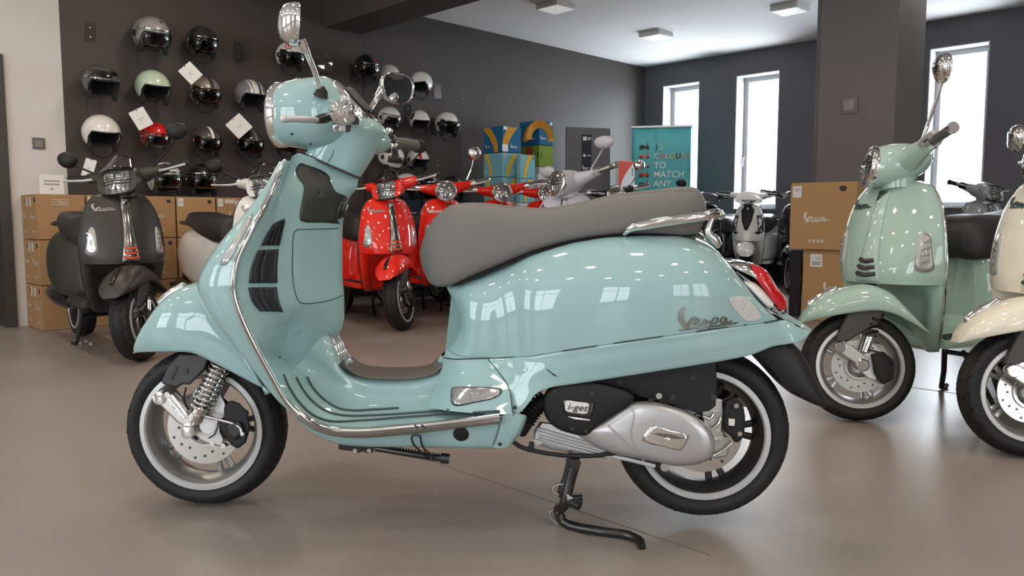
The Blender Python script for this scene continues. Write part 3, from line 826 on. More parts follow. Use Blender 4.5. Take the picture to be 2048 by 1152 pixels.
# ---------------------------------------------------------------- wheels
def wheel(name, c, R, axis, par, W=.112, lip=.172, spokes=5, dark=False, near=-1, disc=True, tread=True, seg=64):
    """axis points to the far side; near = -1: detail towards -axis"""
    ax = Vector(axis).normalized(); c = Vector(c)
    e = empty(name, (0, 0, 0), 0, par)
    rb = lip + .006
    prof = [(rb - .010, -.040), (rb, -.050), (rb + .012, -W * .49), (rb + (R - rb) * .45, -W * .51), (rb + (R - rb) * .72, -W * .44), (R - .012, -W * .30), (R - .002, -W * .14), (R, 0),
            (R - .002, W * .14), (R - .012, W * .30), (rb + (R - rb) * .72, W * .44), (rb + (R - rb) * .45, W * .51), (rb + .012, W * .49), (rb, .050), (rb - .010, .040)]
    P = spl(np.array([(r, o, 0) for r, o in prof]), 3)
    ty = G().lathe([(p[0], p[1]) for p in P], c, ax, seg)
    u = ax.orthogonal(); u = Vector((0, 0, 1)) - ax * ax.z; u.normalize(); w = ax.cross(u)
    pt = lambda r, th, o: c + ax * o + (u * math.cos(th) + w * math.sin(th)) * r
    tyre = ty.build('tyre', RUBBER, e, sharp=50)
    if tread:
        g = G()
        for k in range(22):
            t0 = 2 * PI * k / 22
            for sd in (-1, 1):
                zz = [(.02, 0.0), (.10, .03), (.20, .0), (.28, .05), (.36, .10), (.44, .09), (.47, .15)]
                pts = []
                for (o, dt) in zz:
                    oo = sd * o * W
                    # radius on the tread profile at this offset
                    pr = min(P, key=lambda q: abs(q[1] - oo) + (0 if q[0] > rb + (R - rb) * .4 else 9))
                    pts.append(pt(pr[0] - .0021, t0 + dt * (1 if sd < 0 else 1) + (0.14 if sd > 0 else 0), oo))
                g.tube(pts, .003, 4)
        g.build('tread_groove', GROOVE, tyre)['kind'] = 'stuff'
    # rim barrel with raised lips
    rp = [(lip + .002, -.052), (lip - .008, -.054), (lip - .014, -.048), (lip - .020, -.030), (lip - .030, -.012), (lip - .030, .012), (lip - .020, .030), (lip - .014, .048), (lip - .008, .054), (lip + .002, .052)]
    rim = G().lathe(rp, c, ax, seg).build('rim', dark if dark else ALU, e, sharp=45)
    for sd in (-1, 1):
        G().lathe([(lip + .008, sd * .049), (lip + .007, sd * .056), (lip - .006, sd * .0575), (lip - .010, sd * .052)], c, ax, seg).build('rim_lip', SATIN, rim, sharp=60)
    for k in range(spokes):
        th = 2 * PI * k / spokes + .3
        for dd in (-.09, .09):
            g = G()
            g.tube([pt(.032, th + dd * 1.6, .004), pt(.09, th + dd, .012), pt(lip - .028, th + dd * 1.5, .012)], [.011, .0085, .010], 8, flat=.6)
            g.build('spoke', dark if dark else ALU, rim)
    G().lathe([(.002, -.045), (.024, -.045), (.034, -.030), (.040, .0), (.034, .035), (.002, .036)], c, ax, 24).build('hub', dark if dark else ALU, e)
    if disc:
        o = near * .030
        dg = G()
        A = []
        n = 40
        for rr_, oo in ((.058, o - .002), (.108, o - .002), (.108, o + .002), (.058, o + .002)):
            A.append([tuple(pt(rr_, 2 * PI * q / n, oo)) for q in range(n)])
        d_ = dg.grid(np.array(A), closeu=True, closev=True).build('brake_disc', STEEL, e, sharp=30)
        hg = G()
        for q in range(20):
            th = 2 * PI * q / 20
            hg.lathe([(.001, 0), (.0042, 0)], pt(.074 + .010 * (q % 3), th, o + near * .0026), ax * near, 8)
        hg.build('disc_hole', INK, d_)['kind'] = 'stuff'
        rg = G()
        for q in range(36):
            th = 2 * PI * q / 36
            a, b = pt(.047, th, o + near * .006), pt(.056, th, o + near * .006)
            rg.tube([a, b], .0022, 4)
        rg.lathe([(.044, o + near * .004), (.047, o + near * .008), (.057, o + near * .008), (.059, o + near * .004)], c, ax, 36)
        rg.build('sensor_ring', STEEL, e)['kind'] = 'stuff'
    return e, pt
STEER = math.radians(4)
FC = S(417, 850, 0)
fax = Matrix.Rotation(STEER, 3, 'Z') @ Vector((0, 1, 0))
print('front axle', FC, 'rear', S(1401, 861, 0))
wheel('front_wheel', FC, FC.z - .001, fax, MS, W=.118, dark=RIMDARK)
RC = S(1401, 861, 0)
wheel('rear_wheel', RC, .238, (0, 1, 0), MS, W=.128, dark=RIMBLACK)

# ---------------------------------------------------------------- front suspension on the near side
fs = empty('front_suspension', (0, 0, 0), 0, MS)
# black fork cover
rows = []
fcv = [(402, 708), (418, 716), (410, 738), (380, 770), (366, 768), (352, 776), (332, 770), (322, 766), (336, 735), (358, 708)]
def pixprism(outl, y0, y1): 
    c = outl
    return G().prism(c, y0, y1, lambda u, v, d: tuple(S(u, v, d)))
pixprism(fcv, -.075, -.045).build('fork_cover', GREYPL, fs, bevel=.006)
pixprism([(338, 757), (352, 731), (357, 732), (344, 760)], -.0775, -.074).build('cover_slot', INK, fs)
def disc_at(px, py, y, r, d, m, name, par, n=20, ax=(0, 1, 0), dome=0):
    c = S(px, py, y)
    prof = [(.0005, -dome), (r * .7, -dome * .6), (r, 0), (r, d)]
    return G().lathe(prof, c, ax, n).build(name, m, par)
disc_at(370, 742, -.078, .008, .006, BLACKMET, 'cover_bolt', fs)
# linkage cover: chrome bar with two round bosses
a, b = S(318, 797, -.092), S(374, 863, -.092)
disc_at(318, 797, -.108, .0185, .03, CHROME, 'link_boss', fs, dome=.002)
disc_at(374, 863, -.108, .0215, .03, CHROME, 'link_boss', fs, dome=.002)
d = (b - a).normalized(); n_ = Vector((-d.z, 0, d.x))
lk = pixprism([(327, 786), (336, 782), (372, 822), (386, 848), (378, 856), (356, 846), (316, 806), (318, 800)], -.104, -.082).build('link_cover', STEEL, fs, bevel=.004)
for k in (0, 1):
    q = pixprism([(334 + k * 7, 798 - k * 7), (338 + k * 7, 795 - k * 7), (371 + k * 4, 836 - k * 7), (367 + k * 4, 839 - k * 7)], -.107, -.103).build('link_rib', CHROME, lk, bevel=.001)
v, f = text_geo('VESPA', .018, .0008)
u_ = (S(364, 833, -.1035) - S(340, 803, -.1035)).normalized(); w_ = Vector((u_.z, 0, -u_.x)) * -1
p0 = S(337, 806, -.1062)
G().add([p0 + u_ * q[0] + Vector((u_.z, 0, -u_.x)) * -q[1] + Vector((0, -q[2], 0)) for q in v], f).build('link_lettering', CHROME, lk)
# spring and damper
a, b = S(447, 722, -.085), S(402, 813, -.085)
ax = (b - a); L = ax.length; ax.normalize(); u_ = ax.orthogonal().normalized(); w_ = ax.cross(u_)
G().tube([a + ax * (L * t / 160) + (u_ * math.cos(2*PI*t/160*10) + w_ * math.sin(2*PI*t/160*10)) * .0265 for t in range(161)], .0046, 8).build('spring', CHROME, fs)
G().tube([a, b], .012, 12).build('damper_rod', STEEL, fs)
G().tube([S(408, 800, -.085), S(396, 826, -.085), S(386, 846, -.085)], [.019, .021, .014], 16).build('damper_body', CHROME, fs)
G().tube([S(395, 826, -.085), S(390, 838, -.085)], .024, 16).build('damper_collar', STEEL, fs)
# hub carrier plate with caliper
pixprism([(375, 806), (392, 775), (418, 770), (442, 790), (455, 815), (456, 830), (440, 842), (440, 862), (448, 880), (442, 893), (420, 890), (400, 880), (385, 862), (372, 835)], -.060, -.048).build('carrier_plate', ALU, fs, bevel=.004)
for px, py in ((453, 829), (446, 892), (424, 888)):
    disc_at(px, py, -.064, .0075, .012, STEEL, 'carrier_bolt', fs)
cal = pixprism([(448, 812), (462, 800), (478, 806), (490, 818), (499, 823), (496, 838), (501, 850), (498, 866), (492, 885), (476, 898), (462, 890), (450, 872), (442, 860), (440, 846), (448, 838)], -.082, -.03).build('brake_caliper', BLACKPL, fs, bevel=.006)
pixprism([(455, 850), (478, 842), (488, 860), (470, 880), (456, 868)], -.092, -.08).build('caliper_piston_cover', BLACKMET, cal, bevel=.004)
G().tube(T([(412, 833, -.085), (440, 840, -.085), (468, 848, -.087), (480, 856, -.090), (484, 866, -.092)]), .0045, 8, sub=4).build('brake_line', STEEL, fs)
disc_at(484, 868, -.096, .006, .01, STEEL, 'banjo_bolt', fs)
G().tube(T([(372, 775, -.07), (368, 800, -.08), (380, 822, -.082), (396, 832, -.082)]), .003, 6, sub=4).build('sensor_cable', BLACKPL, fs)
G().tube(T([(424, 833, -.08), (436, 842, -.082), (430, 868, -.08), (418, 876, -.078)]), .0022, 6, sub=2).build('wire_clip', BLACKPL, fs)
G().tube([S(417, 850, -.07), S(417, 850, .0)], .024, 20).build('axle', ALU, fs)
# steering column down to the wheel
G().tube([S(640, 330, 0), S(445, 700, 0), S(425, 722, -.03), S(355, 750, -.04)], [.03, .03, .024, .018], 12).build('fork_tube', BLACKPL, fs)

# ---------------------------------------------------------------- bright trim around the leg shield and floor
TR = [Vector((e.x - .002, e.y - .004, e.z)) for e in E[:10]] + [S(x, y, -.236) for x, y in ((612, 838), (655, 857), (720, 862), (800, 856), (900, 846), (1000, 833))]
TRg = G().tube(TR, [.006] + [.008] * 9 + [.010] * 6, 12, sub=6)
trim = TRg.build('shield_trim', CHROME, MS, sharp=60)
g = G(); g.v = [(a, -b, c) for a, b, c in TRg.v]; g.f = TRg.f; g.build('shield_trim', CHROME, MS, sharp=60)
G().tube([S(585, 815, -.243), S(618, 846, -.243), S(660, 864, -.243), S(720, 869, -.243), S(800, 863, -.243), S(900, 852, -.243), S(1000, 840, -.243)], .0095, 8, sub=5, flat=.7).build('sill_trim', DCHROME, MS)
G().tube([p + Vector((0, -.0062, 0)) for p in TR], .0028, 6, sub=6).build('trim_groove', DCHROME, trim)
for x in (829, 843):
    G().tube([S(x, 849, -.249), S(x + 6, 857, -.2495)], .0022, 6).build('trim_slot', INK, trim)
# rubber strips on the floor
for pts in ([(567, 750), (578, 776), (600, 808), (628, 832), (660, 843), (720, 842), (800, 836), (900, 829), (1000, 823)],
            [(592, 756), (604, 778), (625, 804), (655, 824), (690, 832), (760, 831), (840, 826), (898, 821)],
            [(614, 756), (625, 776), (648, 800), (676, 817), (705, 822), (750, 820), (797, 817)]):
    P = BODY.line(pts, .0008)
    if len(P) > 3: G().tube(P, .0055, 8, flat=.5).build('floor_strip', STRIPM, MS)
# tunnel mat and bright tunnel strips
P = Skin(FLOORB)
tm = [(702, 718), (708, 725), (724, 734), (760, 739), (800, 740), (845, 737), (872, 728), (888, 712)]
bm_ = [(687, 720), (696, 736), (718, 752), (760, 759), (800, 760), (842, 757), (870, 749), (890, 731)]
rw = [[], [], [], []]
for (x, y), (x2, y2) in zip(tm, bm_):
    c = S(x, y, .058); d_ = S(x2, y2, -.084)
    rw[0].append(Vector((c.x, 0, c.z + .005))); rw[1].append(Vector((c.x, -.054, c.z + .004)))
    rw[2].append(Vector((c.x, -.054, c.z)).lerp(d_, .62) + Vector((0, -.006, .004))); rw[3].append(d_ + Vector((0, -.005, .001)))
a = csurf(rw, 4, 5)
b = a[:6].copy(); b[:, :, 1] *= -1
g = G().grid(np.vstack([a[::-1], b[1:]])); g.build('tunnel_mat', MATM, MS, solid=.004, sharp=60)
cc = [S(668, 648, .055), S(684, 676, .055), S(697, 707, .055), S(703, 717, .055)]
for k in range(4):
    y = -.038 + k * .022
    G().tube([Vector((p.x + .002, y, p.z + .004)) for p in cc], .0042, 8, sub=3).build('tunnel_strip', CHROME, MS)
# turn signal on the front of the shield
FS = Skin(SHFR)
ts = smooth_outline([(505, 428), (498, 432), (470, 478), (441, 524), (443, 530), (453, 530), (478, 486), (500, 446)], 2)
G().grid(FS.fill(ts, .002, 4), closev=True).build('turn_signal', CLEARLENS, MS, solid=.003, sharp=60)

# ---------------------------------------------------------------- knee box details
KN = Skin(SHIN)
def lay(name, m, top, bot, par, nu=14, nv=8, off=.002, solid=.004):
    A = KN.patch(top, bot, nu, nv, off)
    return G().grid(A).build(name, m, par, solid=solid, sharp=50)
VENTM = mat('vent_plastic', (0.020, 0.022, 0.027), 0.4, noise=.1)
vents = [([(547, 447), (568, 437)], [(521, 490), (557, 491)], [(547, 447), (534, 465), (521, 490)], [(568, 437), (562, 465), (557, 491)]),
         ([(515, 500), (556, 498)], [(497, 566), (553, 566)], [(515, 500), (503, 530), (497, 566)], [(556, 498), (553, 530), (553, 566)]),
         ([(496, 575), (552, 574)], [(519, 622), (565, 623)], [(496, 575), (503, 602), (519, 622)], [(552, 574), (556, 600), (565, 623)])]
for tp, bt, lf, rt in vents:
    lfp, rtp = spl(np.array([(a, b, 0) for a, b in lf]), 6), spl(np.array([(a, b, 0) for a, b in rt]), 6)
    A = []
    for p, q in zip(lfp, rtp):
        row = []
        for j in range(10):
            r = p + (q - p) * j / 9
            h, n = KN.at(r[0], r[1], .0015); row.append(tuple(h))
        A.append(row)
    vo = G().grid(np.array(A)).build('vent', VENTM, MS, solid=.003)
    for j in range(4):
        P = []
        for p, q in zip(lfp, rtp):
            r = p + (q - p) * (.10 + .27 * j)
            h, n = KN.at(r[0], r[1], .004); P.append(h)
        G().tube(P, [.0015] + [.0042] * (len(P) - 2) + [.0015], 6, flat=1.6).build('louvre', VENTM, vo)
# black upper panel and its latch
bpo = smooth_outline([(600, 327), (612, 330), (645, 342), (657, 352), (662, 368), (672, 384), (688, 390), (694, 394), (690, 415), (686, 445), (650, 445), (602, 442), (599, 430), (604, 400), (607, 372), (596, 356), (591, 340)], 3)
PANM = mat('charcoal_panel', (0.032, 0.036, 0.034), 0.42, noise=.05, nscale=200, bump=.08, bscale=1500)
bp = G().grid(KN.fill(bpo, .002, 6), closev=True).build('knee_panel', PANM, MS, solid=.004, sharp=60)
g = G()
P = [KN.at(x, y, .005)[0] for x, y in ((681, 402), (693, 402), (688, 442), (668, 442))]
g.add(P, [(0, 1, 2, 3)]).build('latch_plate', GREYPL, bp, solid=.004)
P = [KN.at(x, y, .010)[0] for x, y in ((683, 407), (691, 407), (687, 434), (675, 434))]
g = G(); g.add(P, [(0, 1, 2, 3)]).build('latch', BLACKMET, bp, solid=.006)
# glove box door outline
seam([(594, 459), (640, 458), (688, 456.5)], KN, .0012, 'door_gap')
seam([(594, 459), (588, 466), (585, 500), (585, 550), (590, 585), (598, 603), (606, 607)], KN, .0012, 'door_gap')
seam([(606, 607), (630, 606), (660, 600), (688, 590)], KN, .0012, 'door_gap')
for px, py in ((559, 717), (617, 728)):
    P = [KN.at(px + dx, py + dy, .001)[0] for dx, dy in ((-2, 4), (-1, -1), (2, -4))]
    if all(p is not None for p in P): G().tube(P, .0022, 6).build('screw_slot', INK, MS)

# ---------------------------------------------------------------- side marker, plugs, vent in skirt
SIDES = Skin(SIDEP)
mk = smooth_outline([(906, 778), (918, 776), (950, 776), (985, 777), (1001, 780), (1000, 788), (988, 796), (950, 804), (915, 810), (906, 806), (904, 792)], 3)
G().grid(SIDES.fill([(c[0], c[1]) for c in [((x - 952) * 1.05 + 952, (y - 792) * 1.14 + 792) for x, y in mk]], .001, 5), closev=True).build('marker_bezel', INK, MS, solid=.002)
G().grid(SIDES.fill(mk, .004, 6), closev=True).build('side_marker', SMOKELENS, MS, solid=.003, sharp=60)
FA = Skin(FAIR, REARF, SKIRT, SIDEP)
def plug(px, py, r, m, name, skin=FA):
    p, n = skin.at(px, py, .0)
    return G().lathe([(.0005, .003), (r * .8, .003), (r, .0015), (r, -.004)], p, n, 20).build(name, m, MS)
plug(922, 868, .0205, BLACKPL, 'round_plug')
plug(1030, 815, .005, INK, 'panel_screw')
plug(1000, 888, .005, INK, 'panel_screw')
P = [COWLS.at(x, y, .001)[0] for x, y in ((1091, 737), (1098, 740), (1117, 754), (1106, 750))]
G().add(P, [(0, 1, 2, 3)]).build('skirt_vent', INK, MS, solid=.002)
# script badge on the cowl
def on_cowl(u, v, d):
    px = 1362 + u * 112; py = 658 - v * 88 - u * 6
    p, n = COWLS.at(px, py, .0005 + d * .0030)
    return tuple(p if p is not None else (0, 0, 0))
script_ribbons(on_cowl, 1.15).build('script_badge', DCHROME, MS, sharp=30)
# film sticker near the tail
stq = [(1458, 596), (1480, 592), (1492, 596), (1521, 632), (1518, 638), (1494, 642), (1486, 637), (1464, 612)]
G().grid(COWLS.fill(smooth_outline(stq, 3), .0012, 4), closev=True).build('film_sticker', mat('silver_film', (.52, .53, .53), .35, noise=.25, nscale=160), MS)

# ---------------------------------------------------------------- engine and transmission
en = empty('engine', (0, 0, 0), 0, MS)
def pixloft(outl, levels, name, m, par, sharp=40, bevel=0):
    """outline in pixels swept sideways; levels = (lateral y, inset scale)"""
    c = np.array(outl, float).mean(axis=0); A = []
    for y, sc in levels:
        A.append([tuple(S(c[0] + (p[0] - c[0]) * sc, c[1] + (p[1] - c[1]) * sc, y)) for p in outl])
    g = G().grid(np.array(A), closev=True, cap0=True, cap1=True)
    return g.build(name, m, par, sharp=sharp, bevel=bevel), g
case = smooth_outline([(1150, 862), (1196, 846), (1258, 806), (1290, 802), (1330, 808), (1372, 822), (1404, 842), (1424, 866), (1431, 890), (1424, 914), (1400, 927), (1352, 932), (1308, 923), (1262, 914), (1222, 906), (1180, 888)], 3)
CMAT = mat('silver_case_paint', (0.47, 0.47, 0.48), 0.32, metal=0.55, coat=0.3, noise=0.04, nscale=160)
co, CASEG = pixloft(case, [(-.04, .92), (-.10, 1.0), (-.150, 1.0), (-.164, .97), (-.172, .90), (-.176, .75), (-.177, .4), (-.177, .02)], 'transmission_case', CMAT, en, sharp=60)
CASES = Skin(CASEG)
def raised(outl, off, m, name, par, solid=.004, skin=CASES, rings=5):
    return G().grid(skin.fill(outl, off, rings), closev=True).build(name, m, par, solid=solid, sharp=50)
raised(smooth_outline([(1284, 880), (1296, 858), (1307, 851), (1342, 861), (1377, 871), (1371, 886), (1362, 900), (1325, 892)], 2), .004, CHROME, 'case_badge', co)
raised(smooth_outline([(1300, 864), (1340, 868), (1370, 875), (1340, 876)], 2), .0055, DCHROME, 'badge_recess', co, .001)
G().tube(CASES.line([(1215, 850), (1240, 872), (1272, 900)], .001), .003, 6).build('case_rib', CMAT, co)
G().tube(CASES.line([(1262, 812), (1268, 830), (1262, 870), (1282, 905)], .0005), .002, 6).build('case_rib', CMAT, co)
# black belt cover
cov = smooth_outline([(1088, 790), (1100, 774), (1140, 768), (1184, 764), (1232, 774), (1269, 790), (1262, 808), (1230, 830), (1196, 852), (1173, 871), (1145, 868), (1112, 856), (1092, 836), (1085, 812)], 3)
bo, COVG = pixloft(cov, [(-.05, .95), (-.15, 1.0), (-.172, 1.0), (-.181, .96), (-.184, .85), (-.185, .4), (-.185, .02)], 'belt_cover', BLACKPL, en, sharp=60)
COVS = Skin(COVG)
raised([(1124, 797), (1189, 806), (1183, 837), (1129, 828)], .002, BLACKMET, 'badge_plinth', bo, .003, COVS)
raised(smooth_outline([(1131, 801), (1156, 803), (1178, 807), (1177, 817), (1174, 826), (1150, 825), (1132, 821), (1130, 810)], 3), .005, WHITEPL, 'engine_badge', bo, .002, COVS)
v, f = text_geo('i-get', .030, .0006)
p0 = S(1134, 819, -.1915); ux = (S(1176, 823, -.1915) - p0).normalized(); uz = Vector((-ux.z, 0, ux.x))
uz = uz if uz.z > 0 else -uz
sc = (S(1174, 823, -.1915) - p0).length / max(q[0] for q in v)
G().add([p0 + ux * (q[0] + q[1] * .25) * sc + uz * q[1] * sc * .85 + Vector((0, -q[2] - .0005, 0)) for q in v], f).build('badge_lettering', INK, bo)
raised([(1134, 832), (1180, 838), (1180, 841), (1150, 838)], .004, CHROME, 'badge_underline', bo, .001, COVS)
for px, py in ((1110, 783), (1184, 786), (1145, 857), (1172, 862)):
    p, n = COVS.at(px, py, .0)
    if p is not None: G().lathe([(.0005, .003), (.004, .003), (.0045, -.003)], p, n, 12).build('cover_bolt', GREYPL, bo)
# black air-box plate above
pl_, _ = pixloft([(1180, 764), (1300, 738), (1432, 714), (1434, 780), (1431, 812), (1418, 822), (1392, 826), (1370, 818), (1330, 804), (1284, 794), (1240, 776)], [(-.03, 1), (-.125, 1), (-.130, .985), (-.131, .02)], 'airbox', BLACKPL, en, bevel=0)
for px, py in ((1239, 766), (1386, 756), (1345, 795), (1427, 795)):
    disc_at(px, py, -.134, .0075, .006, INK, 'airbox_screw', pl_)
disc_at(1318, 792, -.150, .008, .02, STEEL, 'airbox_nut', pl_)
# crankcase with fins
cr = [(1067, 862), (1080, 843), (1100, 846), (1180, 874), (1218, 897), (1223, 908), (1216, 918), (1160, 910), (1100, 898), (1066, 884)]
ck, CKG = pixloft(cr, [(-.02, .96), (-.12, 1.0), (-.135, .99), (-.140, .92), (-.141, .02)], 'crankcase', ALU, en, sharp=35)
CKS = Skin(CKG)
for k in range(4):
    G().tube([S(1074 + k, 856 + k * 7, -.143), S(1214 - k * 4, 897 + k * 5, -.143)], .0028, 6).build('case_fin', SATIN, ck)
for px, py in ((1080, 887), (1140, 900), (1216, 912), (1228, 908)):
    disc_at(px, py, -.142, .006, .012, STEEL, 'case_bolt', ck)
pixprism([(1066, 878), (1078, 880), (1082, 890), (1070, 892)], -.145, -.12).build('sensor_plug', WHITEPL, ck, bevel=.002)
# lower edge castings
for px, py, r in ((1298, 930, .010), (1330, 934, .012), (1380, 930, .008), (1408, 926, .009), (1420, 905, .008)):
    disc_at(px, py, -.12, r, .03, STEEL, 'casting_boss', en)
G().tube(T([(1222, 912, -.13), (1262, 920, -.135), (1310, 932, -.13)]), .006, 8).build('casting_edge', SATIN, en)
# intake bellows
P = T([(1052, 842, -.15), (1062, 826, -.15), (1076, 810, -.15), (1092, 798, -.15)])
Pd = spl(np.array([tuple(p) for p in P]), 10); rr = [.022 + .004 * math.sin(i * 1.6) for i in range(len(Pd))]
G().tube(Pd, rr, 16).build('intake_bellows', BLACKPL, en, sharp=60)
G().tube(T([(1040, 862, -.14), (1050, 848, -.15), (1052, 836, -.15)]), .020, 14).build('intake_hose', BLACKPL, en)
# cables under the engine
G().tube(T([(1022, 880, -.17), (1040, 893, -.17), (1075, 903, -.17), (1120, 910, -.165), (1180, 912, -.15), (1240, 905, -.14)]), .006, 8, sub=4).build('cable', BLACKPL, en)
pixprism([(1059, 882), (1068, 884), (1069, 906), (1054, 904)], -.178, -.162).build('cable_clip', BLACKPL, en, bevel=.002)
# rear brake: bracket and caliper
rb_ = empty('rear_brake', (0, 0, 0), 0, MS)
pixprism([(1400, 812), (1432, 795), (1446, 800), (1448, 830), (1444, 868), (1462, 884), (1454, 912), (1428, 918), (1412, 880)], -.085, -.07).build('brake_bracket', ALU, rb_, bevel=.004)
rc_ = pixprism(smooth_outline([(1452, 802), (1466, 794), (1478, 800), (1488, 818), (1490, 850), (1484, 878), (1470, 886), (1462, 872), (1448, 862), (1446, 838)], 2), -.10, -.05).build('brake_caliper', BLACKPL, rb_, bevel=.006)
pixprism([(1457, 837), (1470, 838), (1469, 852), (1457, 851)], -.104, -.099).build('caliper_label', WHITEPL, rc_, bevel=.001)
for px, py in ((1473, 812), (1480, 868)): disc_at(px, py, -.106, .0065, .012, STEEL, 'caliper_bolt', rc_)
for px, py in ((1436, 828), (1428, 848), (1440, 868), (1452, 880), (1436, 884)): disc_at(px, py, -.092, .008, .012, STEEL, 'bracket_bolt', rb_)
for pts in ([(1405, 832), (1420, 838), (1428, 828)], [(1424, 858), (1438, 846), (1442, 834)], [(1426, 912), (1448, 900), (1466, 884)]):
    G().tube(T(pts, -.098), .0045, 8, sub=3).build('brake_lever_link', STEEL, rb_)
# rear swing arm on the far side and silencer
G().tube([Vector((RC.x - .38, .10, .30)), Vector((RC.x - .15, .13, .30)), Vector((RC.x, .12, RC.z))], [.03, .028, .03], 12).build('swing_arm', ALU, MS)
A = []
for k, (x, r) in enumerate(((-.30, .02), (-.22, .052), (.0, .06), (.16, .056), (.20, .03))):
    A.append([(RC.x + x, .19 + r * .8 * math.cos(2*PI*q/16), .30 + .05 * k / 4 + r * math.sin(2*PI*q/16)) for q in range(16)])
G().grid(np.array(A), closev=True, cap0=True, cap1=True).build('silencer', DCHROME, MS)
G().tube([Vector((RC.x, -.07, RC.z)), Vector((RC.x, .14, RC.z))], .02, 16).build('rear_axle', STEEL, MS)
G().tube([S(1370, 820, .12), S(1405, 700, .12)], .028, 14).build('rear_damper', BLACKPL, MS)

# ---------------------------------------------------------------- stands
cs = empty('centre_stand', (0, 0, 0), 0, MS)
leg = T([(1150, 922, -.10), (1140, 962, -.105), (1128, 1010, -.11)]) 
f1 = MINV @ floor_at(1119, 1052); f1.z = .014
f2 = MINV @ floor_at(1200, 1074); f2.z = .016
f3 = MINV @ floor_at(1258, 1081); f3.z = .014
f4 = MINV @ floor_at(1279, 1090); f4.z = .012
f5 = MINV @ floor_at(1284, 1100); f5.z = .008
G().tube(leg + [f1 + Vector((-.004, .0, .03)), f1 + Vector((.012, -.004, 0)), f2, f3, f4, f5], [.017, .015, .0145, .0145, .014, .013, .013, .012, .010], 12, sub=4).build('stand_leg', BLACKMET, cs)
far = [Vector((p.x, -p.y * .9, p.z)) for p in leg] + [Vector((f1.x, .10, .03)), Vector((f1.x + .01, .105, .013)), Vector((f1.x + .06, .115, .012))]
G().tube(far, .013, 10, sub=3).build('stand_leg', BLACKMET, cs)
G().tube([leg[0] + Vector((0, .0, .0)), Vector((leg[0].x, .09, leg[0].z))], .014, 10).build('cross_bar', BLACKMET, cs)
pixprism([(1131, 918), (1160, 918), (1157, 945), (1132, 928)], -.118, -.088).build('stand_bracket', BLACKMET, cs, bevel=.002)
G().tube([S(1134, 1000, -.112), S(1160, 1012, -.13)], .0125, 12).build('stand_stop', BLACKPL, cs)
pixprism([(1134, 988), (1146, 996), (1140, 1006), (1132, 1002)], -.125, -.105).build('stop_bracket', STEEL, cs, bevel=.001)
for pts in ([(1126, 968), (1110, 970), (1106, 980), (1118, 990)], [(1118, 1018), (1102, 1021), (1100, 1032), (1116, 1048)]):
    G().tube(T(pts, -.09), .003, 6, sub=3).build('spring_hook', STEEL, cs)
sd = empty('side_stand', (0, 0, 0), 0, MS)
G().tube(T([(752, 896, -.15), (800, 904, -.16), (860, 914, -.17), (884, 917, -.17)]), .0095, 10).build('stand_arm', BLACKMET, sd)
G().tube(T([(882, 916, -.17), (899, 918, -.17)]), .014, 12).build('stand_foot', BLACKMET, sd)
pixprism([(676, 888), (724, 889), (750, 892), (746, 905), (736, 908), (728, 903), (714, 906), (702, 902), (678, 899)], -.165, -.135).build('pivot_bracket', BLACKMET, sd, bevel=.002)
for px in (710, 738): disc_at(px, 902, -.168, .006, .012, STEEL, 'pivot_bolt', sd)
g = G()
Pp = T([(752, 891, -.155), (880, 912, -.165)])
n = 150; ax = Pp[1] - Pp[0]
g.tube([Pp[0] + ax * (t / n) + Vector((0, math.cos(t * .9) * .006, math.sin(t * .9) * .006)) for t in range(n)], .0018, 5).build('return_spring', BLACKMET, sd)
G().tube(T([(824, 872, -.245), (840, 872, -.245), (842, 884, -.240), (850, 900, -.225), (868, 915, -.20), (860, 918, -.195), (838, 900, -.222), (826, 886, -.240)]), .0028, 8, closed=True, sub=3).build('foot_loop', BLACKMET, sd)
# ---------------------------------------------------------------- handlebar, headlamp, mirrors of the mint scooter
hs = empty('handlebar', (0, 0, 0), 0, MS)
# neck: swept from the column up into the headlamp housing.  rows = (left px, right px, half width)
rows = [((606, 304), (716, 353), .056), ((612, 299), (727, 336), .058), ((620, 290), (742, 310), .062), ((634, 272), (754, 284), .068), ((640, 250), (765, 258), .073), ((645, 225), (750, 240), .070), ((655, 200), (725, 222), .062)]
half = []
for l, r, w in rows:
    a, b = S(l[0], l[1], -w * .5), S(r[0], r[1], -w * .35)
    c = a.lerp(b, .5)
    half.append([(a.x, 0, a.z), tuple(a.lerp(b, .06) + Vector((0, -w * .62 + w * .47, 0))), (a.lerp(b, .28).x, -w * .98, a.lerp(b, .28).z), (c.x, -w, c.z), (a.lerp(b, .80).x, -w * .86, a.lerp(b, .8).z), (a.lerp(b, .96).x, -w * .45, a.lerp(b, .96).z), (b.x, 0, b.z)])
A = csurf(mirror_grid(half), 5, 4)
NECK = G().grid(A, cap0=True, cap1=True); NECK.build('neck_shell', MINT, hs, sharp=60)
# headlamp housing: rings along the lamp axis, rx = vertical, ry = lateral
rows = [((562, 176), (562, 284), .082), ((575, 166), (574, 292), .090), ((600, 160), (600, 296), .096), ((630, 156), (632, 302), .096), ((655, 154), (662, 300), .090), ((678, 168), (690, 290), .075), ((700, 193), (715, 275), .052)]
Ar = []
for t_, b_, w in rows:
    a, b = S(t_[0], t_[1], -.02), S(b_[0], b_[1], -.02); c = a.lerp(b, .5)
    ring = []
    for q in range(24):
        th = 2 * PI * q / 24
        s_, c_ = math.sin(th), math.cos(th)
        s_ = math.copysign(abs(s_) ** .85, s_); c_ = math.copysign(abs(c_) ** .85, c_)
        ring.append(tuple(c + (a - b) * .5 * c_ + Vector((0, -w * s_, 0))))
    Ar.append(ring)
HEAD = G().grid(csurf(Ar, 5, 1, True), closev=True, cap0=True, cap1=True); HEAD.build('lamp_housing', MINT, hs, sharp=60)
HS = Skin(HEAD, NECK)
